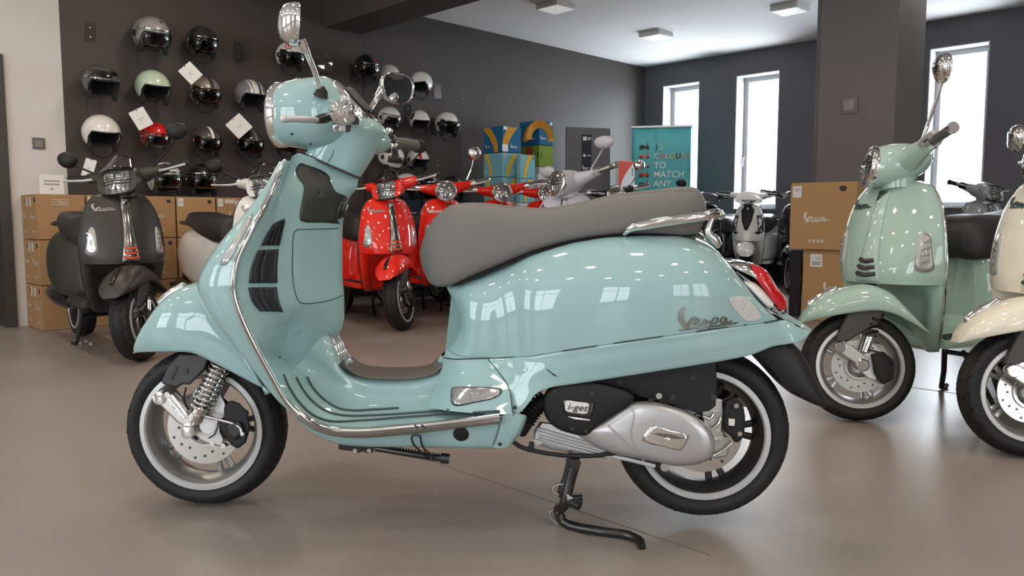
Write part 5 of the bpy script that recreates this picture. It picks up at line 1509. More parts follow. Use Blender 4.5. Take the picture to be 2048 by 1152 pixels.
        if mk_:
            mm = {'chrome': CHROME, 'black': BLACKPL, 'paint': paint}[mk_]
            me_ = empty('mirror', (0, 0, 0), 0, e)
            hp = (mpose or {}).get(sg, (-.38, .30, 1.36))
            b0 = Vector(Hm(-.41, sg * .17, HZ + .055)); h0_ = Vector(Hm(hp[0], sg * hp[1], hp[2]))
            G().tube([b0, b0 + Vector((0, 0, .02))], [.02, .014], 10).build('boot', BLACKPL, me_)
            md = b0.lerp(h0_, .5) + (R3 @ Vector((.0, sg * .015, .01)))
            G().tube([b0, md, h0_], .0065, 8, sub=4).build('stalk', mm, me_)
            nn = (R3 @ Vector((1, -sg * .12, -.05))).normalized()
            ux_ = Vector((0, 0, 1)).cross(nn).normalized(); uy_ = nn.cross(ux_)
            wid, hei = {'black': (.13, .10), 'paint': (.155, .085), 'chrome': (.112, .112)}[mk_]
            n = 20; ol = []
            for t in range(n):
                th = 2*PI*t/n; ol.append(h0_ + ux_ * wid/2 * math.cos(th) * (1 + .12 * math.sin(th)) + uy_ * (hei/2 * math.sin(th) + .02))
            c0 = sum(ol, Vector()) / n
            A = [[tuple(c0 + (p - c0) * f + nn * o) for p in ol] for f, o in ((1.0, 0), (1.03, -.005), (.97, -.018), (.75, -.032), (.4, -.039), (.02, -.041))]
            G().grid(np.array(A), closev=True, cap1=True).build('housing', mm, me_, sharp=70)
            A = [[tuple(c0 + (p - c0) * f - nn * .002) for p in ol] for f in (.98, .5, .02)]
            G().grid(np.array(A), closev=True, cap1=True).build('glass', MIRROR, me_)
    if windscreen:
        A = [[Hm(-.53 + .05 * k, -.11 + .02 * k, HZ + .06 + .035 * k), Hm(-.57 + .05 * k, 0, HZ + .075 + .04 * k), Hm(-.53 + .05 * k, .11 - .02 * k, HZ + .06 + .035 * k)] for k in range(3)]
        G().grid(csurf(A, 3, 4)).build('fly_screen', GLASSD, hb_, solid=.003)
    return e

def row_at(px, py): 
    p = floor_at(px, py); return p
def place(theta, contact):
    """origin such that the front tyre touches the floor at `contact`"""
    return Vector((contact.x, contact.y, 0)) - Matrix.Rotation(theta, 3, 'Z') @ Vector((-.655, 0, 0))
BLK0 = floor_at(276, 722)
def slot(t, off=0.0): return Vector((BLK0.x + R2 * t + R2 * off, BLK0.y + R2 * t - R2 * off, 0))
rad = math.radians
th = rad(131)
vespa('matt black scooter with orange-red horn slots by the cardboard boxes', place(th, BLK0), th, MATTBLACK, rad(-42), 'hex', False, near=True, mirrors=('black', 'black'), tie=DCHROME, script=GREYINK, windscreen=True, mpose={1: (-.36, .36, 1.22), -1: (-.38, .34, 1.30)})
th = rad(132)
vespa('white scooter half hidden behind the mint scooter shield', place(th, slot(.93)), th, WHITEP, rad(-40), 'hex', False, mirrors=('black', 'black'), tie=DCHROME, script=GREYINK, windscreen=True, mpose={1: (-.36, .36, 1.22), -1: (-.38, .33, 1.34)})
th = rad(121)
vespa('red scooter with angular headlamp and steel horn cover', place(th, floor_at(799, 660)), th, RED, rad(-43), 'hex', False, near=True, mirrors=(None, None), tie=DCHROME, script=GREYINK, windscreen=True)
th = rad(123)
ROWL = [(2.50, 'red scooter with round headlamp next to the angular-lamp one'), (3.14, 'middle one of the three red scooters with round headlamps'), (3.72, 'red scooter with round headlamp beside the lilac grey scooter')]
for t, l in ROWL:
    vespa(l, place(th, slot(t)), th, RED, rad(-30), 'round', True, mirrors=('chrome' if t < 3 else None, None), script=WHITEPL, mpose={-1: (-.40, .26, 1.33)})
lp_ = point_at(1128, 434, 5.35); tl_ = rad(74)
vespa('lilac grey scooter with painted mirrors behind the grey seat', Vector((lp_.x, lp_.y, 0)) + Matrix.Rotation(tl_, 3, 'Z') @ Vector((.52, 0, 0)), tl_, LILAC, rad(-36), 'round', True, mirrors=('paint', 'paint'), script=INK, mpose={1: (-.36, .30, 1.17), -1: (-.42, .34, 1.26)}, hz=1.03)
vespa('dark scooter with chrome mirror beside the lilac grey one', place(th, slot(4.36, .30)), th, GLOSSBLACK, rad(-30), 'round', True, mirrors=('chrome', None), script=None, mpose={-1: (-.40, .28, 1.30)})
th = rad(31)
vespa('pale mint scooter with round headlamp beside the cardboard boxes', place(th, floor_at(1709, 838)), th, MINT2, rad(-42), 'round', True, near=True, mirrors=('chrome', 'chrome'), script=STRIPM, mpose={-1: (-.36, .31, 1.35), 1: (-.30, .30, 1.13)})
th = rad(33)
vespa('cream scooter at the right edge of the picture', place(th, floor_at(2042, 908)), th, CREAM, rad(-40), 'round', True, near=True, mirrors=('chrome', 'chrome'), script=STRIPM, mpose={-1: (-.40, .24, 1.37), 1: (-.42, .40, 1.20)})
# second row behind, by the windows
th = rad(150)
vespa('silver grey scooter with angular headlamp in front of the window', Vector((4.22, 6.95, 0)) + Matrix.Rotation(rad(97), 3, 'Z') @ Vector((.52, 0, 0)), rad(97), SILVERGREY, rad(20), 'hex', False, mirrors=(None, None), tie=DCHROME, script=None)
th = rad(62)
vespa('white and black scooter with wide headlamp under the window', place(th, point_at(1487, 560, 9.0).xy.to_3d()), th, WHITEP, rad(12), 'wide', False, mirrors=(None, None), script=None, crest=False, liberty=True)
vespa('black scooter parked behind the grab rail of the mint one', place(rad(60), point_at(1400, 560, 9.25).xy.to_3d()), rad(60), GLOSSBLACK, rad(15), 'wide', False, mirrors=(None, 'black'), script=None, crest=False, liberty=True, mpose={1: (-.42, .30, 1.22)})
vespa('black scooter next to the cardboard box stack by the pillar', place(rad(66), point_at(1585, 560, 8.7).xy.to_3d()), rad(66), GLOSSBLACK, rad(15), 'wide', False, mirrors=(None, None), script=None, crest=False, liberty=True)
# ================================================================== helmets
HM = {}
def hmat(name, col, rough=.25, coat=1.0, metal=0, noise=.02):
    if name not in HM: HM[name] = mat(name, col, rough, coat=coat, metal=metal, noise=noise, nscale=60)
    return HM[name]
H_WHITE = hmat('white_shell', (.74, .72, .68)); H_SILVER = hmat('silver_shell', (.42, .41, .39), .3, .6, .4); H_BLACK = hmat('black_shell', (.010, .010, .011))
H_MINT = hmat('pale_green_shell', (.50, .62, .46)); H_RED = hmat('red_shell', (.60, .012, .010)); H_GREY = hmat('grey_shell', (.10, .10, .10), .35, .5, .3)
H_TAUPE = hmat('taupe_shell', (.30, .27, .23), .4, .3, .3); H_DARK = hmat('graphite_shell', (.075, .070, .066), .4, .3, .3); H_ORANGE = hmat('orange_shell', (.55, .20, .03))
LINING = mat('helmet_lining', (.014, .014, .015), .85, noise=.1, nscale=200)
H_OLIVE = hmat('marbled_shell', (.20, .20, .21), .3, 1, 0, .7)
def sm(a, b, x):
    t = min(1, max(0, (x - a) / (b - a))); return t * t * (3 - 2 * t)
def helmet(label, loc, ang, size, shell, visor=None, stripe=None, patch=None, tagside=None, brim=False, fullface=False, goggles=False, pitch=0, earpatch=None, group='helmets on the wall', near=False):
    """local +x = face opening; loc = centre of the shell"""
    e = empty('helmet', (0, 0, 0)); tag(e, label, 'helmet', group)
    e.matrix_world = Matrix.Translation(loc) @ Matrix.Rotation(ang, 4, 'Z') @ Matrix.Rotation(pitch, 4, 'Y') @ Matrix.Scale(size, 4)
    rx, ry, rz = .152, .126, .138
    def P(phi, th, k=1.0):
        st, ct = math.sin(th), math.cos(th)
        f = 1 - .10 * max(0, -ct)               # narrows a little below the ears
        return ((rx * st * math.cos(phi) * f + (.012 if math.cos(phi) < 0 else 0) * -st) * k, ry * st * math.sin(phi) * f * k, rz * ct * k)
    def tmax(phi):
        d = abs((math.degrees(phi) + 180) % 360 - 180)
        if fullface: return math.radians(128 - 8 * sm(60, 120, d))
        return math.radians(76 + 52 * sm(48, 80, d) + 8 * sm(80, 170, d))
    n, m = 36, 12
    A = np.array([[P(2*PI*j/n, max(.001, tmax(2*PI*j/n) * i / m)) for j in range(n)] for i in range(m + 1)])
    G().grid(A, closev=True, cap0=True).build('shell', shell, e, sharp=60, solid=.010)
    A = np.array([[P(2*PI*j/n, max(.001, (tmax(2*PI*j/n) + .03) * i / m), .90) for j in range(n)] for i in range(m + 1)])
    G().grid(A, closev=True, cap0=True).build('lining', LINING, e, sharp=60, solid=.012)
    G().tube([P(2*PI*j/n, tmax(2*PI*j/n), .985) for j in range(n)], .0055, 6, closed=True).build('edge_trim', BLACKPL if shell is not H_BLACK else DCHROME, e)
    for sg in (-1, 1):                           # cheek pads and straps
        G().sphere((.035, sg * .088, -.085), (.045, .018, .040), 12, 8).build('cheek_pad', LINING, e)
    if fullface:
        A = np.array([[P(math.radians(a), math.radians(t), 1.012) for a in np.linspace(-62, 62, 15)] for t in np.linspace(74, 104, 6)])
        G().grid(A).build('visor', GLASSD if visor is None else visor, e, solid=.003)
    elif visor:
        A = np.array([[P(math.radians(a), math.radians(t), 1.03 + .03 * sm(80, 116, t)) for a in np.linspace(-84, 84, 19)] for t in np.linspace(68, 116, 8)])
        G().grid(A).build('visor', visor, e, solid=.0025)
        G().tube([P(math.radians(a), math.radians(67), 1.035) for a in np.linspace(-84, 84, 19)], .005, 6).build('visor_rim', DCHROME if shell is not H_SILVER else CHROME, e)
    if visor or earpatch:
        for sg in (-1, 1):
            c = Vector(P(sg * math.radians(88), math.radians(88), 1.0))
            G().lathe([(.0005, .010), (.020, .008), (.024, 0)], c, (0, sg, 0), 16).build('visor_pivot', earpatch or DCHROME, e)
    if brim:
        A = np.array([[P(math.radians(a), math.radians(t), k) for a in np.linspace(-75, 75, 15)] for t, k in ((58, 1.01), (70, 1.06), (78, 1.16))])
        G().grid(A).build('brim', shell, e, solid=.004)
    if goggles:
        A = np.array([[P(math.radians(a), math.radians(t), 1.025) for a in np.linspace(-70, 70, 15)] for t in np.linspace(44, 66, 5)])
        gg = G().grid(A).build('goggles', GLASSD, e, solid=.006)
        G().tube([P(math.radians(a), math.radians(71), 1.03) for a in np.linspace(-80, 80, 15)], .006, 6).build('goggle_rim', CHROME, gg)
    for st in (stripe or []):
        off, w, sm_ = st
        rows = []
        for t in np.linspace(-72, 100, 24):      # front rim over the crown to the back
            row = []
            for y in np.linspace(off - w, off + w, 4):
                s_ = max(0.0, 1 - (y / ry) ** 2) ** .5
                tt = math.radians(t)
                row.append((-rx * math.sin(tt) * s_ * 1.008 if t > 0 else rx * math.sin(-tt) * s_ * 1.008, y, rz * math.cos(tt) * s_ * 1.008))
            rows.append(row)
        G().grid(np.array(rows)).build('stripe', sm_, e)
    for pa in (patch or []):
        phi0, th0, dp, dt, pm = pa
        A = [[P(math.radians(phi0 + dp * f * math.cos(2*PI*j/16)), math.radians(th0 + dt * f * math.sin(2*PI*j/16)), 1.008) for j in range(16)] for f in (1, .6, .02)]
        G().grid(np.array(A), closev=True).build('graphic', pm, e)
    # chin strap
    if group == 'helmets on the boxes': return e
    if tagside is not None:
        sg = tagside
        G().tube([(.02, sg * .10, -.10), (.025, sg * .105, -.15), (.03, sg * .10, -.21)], .006, 6, flat=.4).build('chin_strap', LINING, e)
    else:
        G().tube([(.02, -.09, -.10), (.035, -.05, -.15), (.04, 0, -.165), (.035, .05, -.15), (.02, .09, -.10)], .006, 6, sub=3, flat=.4).build('chin_strap', LINING, e)
    return e
CARDS = {381: 'white price card below the glossy black helmet', 282: 'white price card below the pale green helmet', 178: 'white price card above the matt black scooter lamp', 478: 'white price card below the marbled helmet', 722: 'narrow price card below the black helmet with red graphic'}
WANG = math.atan2(DB.y, DB.x)
def wall_helmet(label, px, py, wpx, shell, depth=.20, turn=0.0, card=None, **k):
    loc = on_plane(px, py, DB, RM(4, depth))
    size = wpx * loc.y / FPX / .285
    k.setdefault('pitch', .26)
    e = helmet(label, loc, WANG + turn, size, shell, **k)
    if card:
        cpx, cpy, cw, ch, tilt = card
        p = on_plane(cpx, cpy, DB, RM(4, depth + .13))
        s_ = p.y / FPX
        c = empty('price_card', p); c.matrix_world = frame_on(p, Vector((.35, -.94, 0)), roll=tilt)
        G().prism(rrect(cw * s_, ch * s_, .004), -.0008, .0008, lambda u, v, d: (u, v, d)).build('card', PAPER, c)
        G().box((0, 0, .0015), (cw * s_ * .35, ch * s_ * .03, .0008)).build('print', GREYINK, c)
        G().box((0, -ch * s_ * .1, .0015), (cw * s_ * .25, ch * s_ * .02, .0008)).build('print', GREYINK, c)
        G().tube([(0, ch * s_ * .45, .002), c.matrix_world.inverted() @ (loc + Vector((.05, -.08, -.09)) * size)], .004, 6).build('strap_loop', LINING, c)
        tag(c, CARDS[cpx], 'price card', 'price cards')
wall_helmet('silver helmet with clear visor in the top row', 304, 72, 76, H_SILVER, visor=GLASSC, patch=[(18, 38, 9, 4, INK)], earpatch=BLACKPL, tagside=-1)
wall_helmet('glossy black helmet with dark visor in the top row', 404, 86, 66, H_BLACK, visor=GLASSD, card=(381, 146, 30, 34, .75))
wall_helmet('grey open helmet with goggles near the white wall', 202, 166, 74, H_GREY, goggles=True, visor=None, tagside=-1)
wall_helmet('pale green open helmet on the charcoal wall', 306, 176, 72, H_MINT, card=(282, 237, 30, 38, .5), tagside=-1)
wall_helmet('white open helmet over the matt black scooter', 203, 268, 78, H_WHITE, card=(178, 336, 20, 36, -.3))
wall_helmet('red helmet with visor under the pale green one', 310, 275, 62, H_RED, visor=GLASSC)
wall_helmet('taupe helmet with a dark centre stripe', 411, 186, 64, H_TAUPE, visor=GLASSD, stripe=[(0, .016, INK)])
wall_helmet('graphite helmet with a pale centre stripe', 413, 284, 62, H_DARK, visor=GLASSD, stripe=[(0, .012, PAPER)])
wall_helmet('white open helmet with black stripes and marbled side', 501, 192, 66, H_OLIVE, stripe=[(-.01, .05, H_WHITE), (.015, .012, INK)], card=(478, 252, 36, 36, .75), tagside=-1)
wall_helmet('dark striped helmet with visor under the marbled one', 499, 288, 60, H_BLACK, visor=GLASSD, stripe=[(0, .035, H_DARK), (0, .008, H_TAUPE)])
wall_helmet('white helmet with red swirl and black visor', 581, 114, 60, H_WHITE, visor=GLASSD, patch=[(-50, 45, 22, 20, GREYINK), (-50, 45, 17, 15, H_RED), (-50, 45, 12, 10, PAPER), (-50, 45, 7, 6, H_RED)])
wall_helmet('orange patterned helmet behind the headlamp', 572, 288, 50, H_ORANGE, visor=GLASSD, patch=[(-40, 50, 16, 14, INK), (10, 40, 14, 12, INK)])
wall_helmet('black helmet with red graphic above the far mirror', 733, 136, 54, H_BLACK, visor=GLASSD, patch=[(35, 48, 20, 13, hmat('dull_red', (.30, .03, .02)))], turn=-.2, card=(722, 218, 12, 32, .1))
wall_helmet('white helmet half hidden by the far mirror', 778, 152, 46, H_WHITE, depth=.15)
wall_helmet('white open helmet with red strap tab', 842, 168, 50, H_WHITE, turn=-1.1, depth=.15, patch=[(95, 118, 12, 8, H_RED)])
wall_helmet('cream helmet with visor right of the instrument panel', 779, 237, 48, H_WHITE, visor=GLASSC, depth=.15)
wall_helmet('white open helmet between two visored white ones', 839, 243, 46, H_WHITE, turn=-.35, depth=.15, patch=[(-75, 60, 14, 22, INK)])
wall_helmet('white helmet with black crown vents and visor', 895, 250, 52, H_WHITE, visor=GLASSD, depth=.15, stripe=[(.035, .010, INK), (.06, .008, INK)], earpatch=BLACKPL)
wall_helmet('black and white helmet with visor under the far grip', 783, 316, 54, H_WHITE, fullface=True, visor=GLASSD, turn=.1, depth=.15, stripe=[(-.06, .03, INK)])
wall_helmet('white helmet with red band and black ear patch', 836, 320, 48, H_WHITE, depth=.15, turn=-.1, stripe=[(-.05, .016, H_RED)], earpatch=BLACKPL)

# clear acrylic holders on the wall
def holder(label, px, py, hpx, two=True):
    p = on_plane(px, py, DB, RM(4, 0.0 if px < 729 else -.05)); s_ = p.y / FPX
    e = empty('helmet_holder', p); e.matrix_world = frame_on(p, DB)
    h = hpx * s_; w = h * .55
    G().prism(rrect(w, h, .012), .001, .006, lambda u, v, d: (u, v, d)).build('back_plate', GLASSC, e)
    if two:
        G().prism(rrect(w, .006, .002), .006, .14, lambda u, v, d: (u, v - h * .5 + .003, d)).build('shelf_plate', GLASSC, e)
        G().prism(rrect(w, h, .012), .14, .146, lambda u, v, d: (u, v, d)).build('front_plate', GLASSC, e)
    for v in (-.25, .25): G().lathe([(.0005, .009), (.006, .008), (.007, .006)], (0, v * h, 0), (0, 0, 1), 10).build('fixing_screw', STEEL, e)
    tag(e, label, 'holder', 'clear helmet holders')
holder('empty clear holder plate near the white wall', 180, 65, 36, False)
holder('empty clear holder between black and red-swirl helmets', 476, 104, 36)
holder('empty clear holder right of the near mirror stalk', 640, 130, 36)
holder('clear holder beside the black helmet with red graphic', 708, 148, 36, False)
holder('clear holder right of the red-tab helmet', 875, 184, 34, False)
holder('clear holder left of the white open helmet', 815, 226, 34, False)
holder('clear holder left of the vented white helmet', 869, 254, 34, False)
holder('clear holder left of the red-band helmet', 815, 322, 34, False)
# old screw plugs left in the charcoal wall
for i, (px, py) in enumerate(((925, 186), (926, 197), (876, 322), (876, 331), (976, 192), (976, 206), (1023, 198), (1068, 207), (927, 330))):
    p = on_plane(px, py, DB, RM(4, -.05))
    o = G().lathe([(.0005, .003), (.006, .002), (.008, 0)], (0, 0, 0), (0, 0, 1), 8).build('wall_plug', GREYINK, None)
    o.matrix_world = frame_on(p, DB)
    tag(o, 'tiny screw plug left in the charcoal wall', 'wall plug', 'screw plugs in the charcoal wall')

# ================================================================== cartons
def cardboard(name, c): return mat(name, c, .75, spec=.2, noise=.06, nscale=6, bump=.1, bscale=250)
CARD = cardboard('brown_cardboard', (.40, .235, .115)); CARD2 = cardboard('tan_cardboard', (.47, .28, .13))
TAPE = mat('pale_print', (.55, .42, .30), .6, noise=.03); WPRINT = mat('white_print', (.62, .56, .48), .6, noise=.03)
BLUEB = cardboard('blue_board', (.02, .13, .26)); SKYB = cardboard('sky_blue_board', (.20, .46, .54)); ORB = cardboard('orange_board', (.62, .30, .04)); YELB = cardboard('yellow_board', (.70, .48, .05))
GREENB = cardboard('green_board', (.22, .32, .045)); WHB = cardboard('white_board', (.62, .61, .60)); REDB = cardboard('red_board', (.55, .055, .025)); NAVY = cardboard('navy_board', (.012, .018, .035))
def carton(label, edge, d, w, h, z0, m, prints=(), group='cardboard boxes', rz=math.radians(45), name='carton', lid=True):
    """edge = floor point of the nearest upright edge; right face runs d to the right, left face runs w to the left"""
    e = empty(name, (edge.x, edge.y, z0), rz); tag(e, label, 'box', group)
    G().box((d / 2, w / 2, h / 2), (d - .002, w - .002, h - .003)).build('box_body', m, e, bevel=.003)
    G().box((d / 2, w / 2, h - .0012), (d - .01, .004, .002)).build('flap_gap', INK, e)
    def F(face):
        if face == 'R': return lambda u, v, o: (u, -.0004 - o, v)
        return lambda u, v, o: (-.0004 - o, w - u, v)
    for p in prints:
        kind, face, u, v, su, sv, pm = p
        f = F(face); W_ = d if face == 'R' else w
        u *= W_; v *= h
        if kind == 'script':
            script_ribbons(lambda a, b, dd: f(u + a * su, v + b * su * .8, dd * .0006), 1.3).build('script_print', pm, e)
        elif kind == 'rect':
            G().prism(rrect(su, sv, min(su, sv) * .08), 0, .0009, lambda a, b, dd: f(u + a, v + b, dd)).build('label', pm, e)
        elif kind == 'hole':
            G().prism(rrect(su, sv, min(su, sv) * .48), 0, .0006, lambda a, b, dd: f(u + a, v + b, dd)).build('hand_hole', pm, e)
        elif kind == 'bars':
            g = G()
            n = 3
            for k in range(n): G().prism(rrect(su * (1 - .15 * (k % 2)), sv / n * .45, .0005), .0009, .0015, lambda a, b, dd: f(u + a, v + sv * (.5 - (k + .5) / n) + b, dd)).build('label_print', pm, e)
        elif kind == 'icons':
            for k in range(4): G().prism(rrect(sv, sv, sv * .2), 0, .0008, lambda a, b, dd: f(u + (k - 1.5) * su + a, v + b, dd)).build('handling_icon', pm, e)
        elif kind == 'swoosh':
            # su = direction: tapering curved band from the top edge to the bottom edge
            pts = []
            for k in range(13):
                t = k / 12
                c = u + (su * (1 - (1 - t) ** 2)) * W_
                wd = sv * (1 - .55 * t) * W_
                pts.append((c, wd, (1 - t) * h * .97 + .012 * h))
            A = np.array([[f(max(.004, min(W_ - .004, c - wd / 2)), z, .0008), f(max(.004, min(W_ - .004, c + wd / 2)), z, .0008)] for c, wd, z in pts])
            G().grid(A).build('colour_band', pm, e)
        elif kind == 'arch':
            A = []
            for k in range(17):
                th_ = PI * k / 16
                A.append([f(u + su * math.cos(th_) * .62, v + sv * math.sin(th_) * .62, .0008), f(u + su * math.cos(th_), v + sv * math.sin(th_), .0008)])
            G().grid(np.array(A)).build('colour_band', pm, e)
    return e
def edge_at(px, bfront):
    p = on_plane(px, 434, DB, RM(4, bfront)); return Vector((p.x, p.y, 0))
# stacks along the wall, three high, left to right
X0 = edge_at(74, .43)
places = ['by the doorway', 'second', 'third', 'fourth', 'fifth', 'sixth', 'seventh']
ordn = ['topmost', 'middle', 'lowest']
for i in range(7):
    ed = X0 + Vector((R2, R2, 0)) * (.342 * i)
    for lv in range(3):
        z0 = .341 * (2 - lv)
        if i == 0:
            lab = ordn[lv] + ' brown cardboard box in the stack by the doorway'
            pr = [('bars', 'R', .47, .82, .13, .055, TAPE), ('script', 'R', .47, .80, .07, 0, WPRINT), ('rect', 'L', .40, .84, .05, .07, WPRINT), ('rect', 'L', .62, .84, .05, .07, WPRINT), ('hole', 'L', .88, .87, .035, .035, INK), ('hole', 'L', .30, .87, .03, .03, INK),
                  ('script', 'L', .12, .48, .10, 0, WPRINT), ('script', 'L', .62, .46, .13, 0, WPRINT), ('icons', 'L', .25, .17, .022, .016, TAPE), ('icons', 'L', .78, .17, .022, .016, TAPE), ('rect', 'L', .5, .5, .004, .33, TAPE)]
            m = CARD
        elif i < 5:
            where = ['', 'hidden behind the matt black scooter', 'showing beside the matt black scooter seat', 'behind the matt black scooter handlebar', 'behind the white scooter tail'][i]
            lab = ordn[lv] + ' tan cardboard box ' + where
            pr = [('hole', 'R', .84, .88, .035, .03, INK), ('script', 'R', .35, .48, .14, 0, WPRINT), ('rect', 'R', .10, .86, .045, .065, PAPER), ('bars', 'R', .10, .86, .03, .03, GREYINK), ('icons', 'R', .55, .17, .022, .016, WPRINT)]
            if i == 4: pr += [('rect', 'R', .35, .90, .09, .035, WPRINT), ('rect', 'R', .62, .80, .08, .08, hmat('pale_blue_label', (.55, .62, .62), .6, 0))]
            m = CARD2 if i % 2 else CARD
        elif i == 5:
            lab = ordn[lv] + ' red carton behind the white scooter handlebar'; m = REDB; pr = [('rect', 'R', .28, .86, .05, .06, PAPER), ('rect', 'R', .80, .86, .05, .06, PAPER), ('rect', 'R', .05, .9, .03, .05, INK)]
        else:
            lab = ordn[lv] + ' dark carton hidden behind the mint shield'; m = NAVY; pr = []
        carton(lab, ed, .33, .42, .338, z0, m, pr)
# sign on the left stack
sg = empty('paper_sign', (0, 0, 0)); p = X0 + Vector((R2, R2, 0)) * .14 + Vector((-R2, R2, 0)) * .12 + Vector((0, 0, 1.024))
sg.matrix_world = frame_on(p + Vector((0, 0, .073)), DB)
G().prism(rrect(.165, .145, .002), 0, .003, lambda u, v, d: (u, v, d)).build('sheet', PAPER, sg)
for k, (w_, z) in enumerate(((.11, .025), (.105, .0))): G().box((0, z, .0036), (w_, .012, .001)).build('text_line', GREYINK, sg)
G().lathe([(.0005, .0042), (.010, .004), (.010, .003)], (0, -.035, 0), (0, 0, 1), 12).build('emblem', GREYINK, sg)
tag(sg, 'white paper sign standing on the cardboard stack', 'sign')
def standing_helmet(label, px, a_i, z, shell, **k):
    p = on_plane(px, 434, DB, RM(4, .22)); size = 1.08
    loc = Vector((p.x, p.y, z + .128 * size)); return helmet(label, loc, WANG + k.pop('turn', 0), size, shell, group='helmets on the boxes', **k)
standing_helmet('white helmet with clear visor on the cardboard boxes', 333, 0, 1.024, H_WHITE, visor=GLASSC)
standing_helmet('black helmet with visor on the cardboard boxes', 405, 0, 1.024, H_BLACK, visor=GLASSD)
# navy crates further along, with helmets on them
lab2 = ['navy carton below the red-band helmet', 'navy carton right of the first navy one', 'navy carton behind the red round-lamp scooter']
for i in range(3):
    ed = edge_at(792 + 54 * i, .47)
    for lv in range(3):
        carton(('upper ', 'middle ', 'lower ')[lv] + lab2[i], ed, .33, .40, .34, .345 * (2 - lv), NAVY, [('rect', 'R', .5, .6, .20, .012, GREYINK), ('rect', 'R', .5, .3, .16, .04, hmat('slate_print', (.06, .07, .09), .6, 0))], group='navy cartons')
standing_helmet('white helmet behind the red scooter lever', 814, 0, 1.03, H_WHITE, visor=None, turn=.3)
standing_helmet('black helmet with grey stripe on the navy cartons', 862, 0, 1.03, H_BLACK, visor=GLASSD, stripe=[(.02, .012, GREYINK)], turn=-.5)
standing_helmet('black helmet behind the round red headlamp', 908, 0, 1.03, H_BLACK, visor=GLASSD, turn=.6)

# coloured accessory cartons in the corner
def col_stack(px, bf, d, w, zt, boxes, base_label):
    ed = edge_at(px, bf); z = zt
    for lab, h, m, pr in boxes:
        z -= h
        carton(lab, ed, d, w, h - .003, z, m, pr, group='coloured cartons')
    if z > .05: carton(base_label, ed, d, w, z - .003, 0, WHB, [], group='coloured cartons')
sky = lambda: [('swoosh', 'R', .78, 0, -.50, .30, YELB), ('swoosh', 'L', .12, 0, .28, .22, YELB), ('hole', 'R', .88, .86, .03, .03, INK), ('script', 'R', .45, .22, .09, 0, WPRINT), ('script', 'L', .05, .2, .09, 0, WPRINT), ('bars', 'R', .15, .86, .05, .05, WPRINT)]
sky_tail = lambda: [('swoosh', 'R', .72, 0, -.40, .32, YELB), ('hole', 'R', .88, .86, .03, .03, INK), ('bars', 'R', .18, .86, .05, .05, WPRINT), ('script', 'R', .4, .22, .1, 0, WPRINT)]
blue_a = [('swoosh', 'R', .55, 0, -.45, .5, ORB), ('swoosh', 'L', .12, 0, .55, .42, ORB), ('hole', 'R', .55, .87, .07, .03, INK), ('rect', 'R', .16, .93, .06, .04, PAPER), ('rect', 'R', .14, .17, .09, .08, PAPER), ('script', 'R', .45, .20, .11, 0, PAPER), ('script', 'L', .1, .22, .09, 0, WPRINT)]
blue_b = [('arch', 'L', .95, .18, .26, .24, ORB), ('arch', 'R', .05, .18, .24, .24, ORB), ('script', 'L', .45, .25, .12, 0, PAPER), ('script', 'R', .12, .25, .11, 0, PAPER), ('rect', 'R', .85, .9, .04, .04, PAPER)]
col_stack(1005, .62, .30, .31, 1.875, [('blue carton with orange bands on the left coloured stack', .295, BLUEB, blue_a), ('sky blue carton with yellow band below the blue one', .275, SKYB, sky()), ('sky blue carton with yellow band lower on the left coloured stack', .275, SKYB, sky())], 'plain carton under the left coloured stack')
col_stack(1040, .72, .25, .06, 1.565, [('narrow sky blue carton beside the left coloured stack', .275, SKYB, sky_tail()), ('narrow sky blue carton lower beside the left coloured stack', .275, SKYB, sky_tail())], 'plain narrow carton under the sky blue ones')
col_stack(1078, .45, .25, .34, 2.02, [('blue carton with orange arch on the right coloured stack', .30, BLUEB, blue_b), ('green carton with red print below the arched blue one', .26, GREENB, [('rect', 'L', .5, .75, .11, .09, REDB), ('hole', 'R', .15, .55, .018, .08, INK), ('hole', 'L', .93, .6, .018, .06, INK)])], 'white carton at the bottom of the right coloured stack')
ed = edge_at(1076, .66)
carton('white carton with dark handle slots under the green one', ed, .40, .02 + .10, 1.36, 0, WHB, [('hole', 'R', .08, .84, .02, .1, INK), ('rect', 'R', .75, .95, .03, .03, GREYINK)], group='coloured cartons')
ed = edge_at(1236, .95)
zz_ = 1.62
carton('white carton with red corner beside the banner', ed, .34, .05, .34, 1.22, WHB, [('swoosh', 'R', .5, 0, -.6, 1.0, REDB), ('hole', 'R', .85, .6, .02, .10, INK)], group='white and red cartons')
carton('white carton with red stripe below the red-corner one', ed, .34, .05, .20, 1.01, WHB, [('rect', 'R', .5, .5, .28, .10, REDB)], group='white and red cartons')
carton('white carton with red letter print at the bottom of its stack', ed, .34, .05, 1.0, 0, WHB, [('rect', 'R', .45, .80, .12, .32, hmat('maroon_print', (.28, .05, .06), .6, 0))], group='white and red cartons')

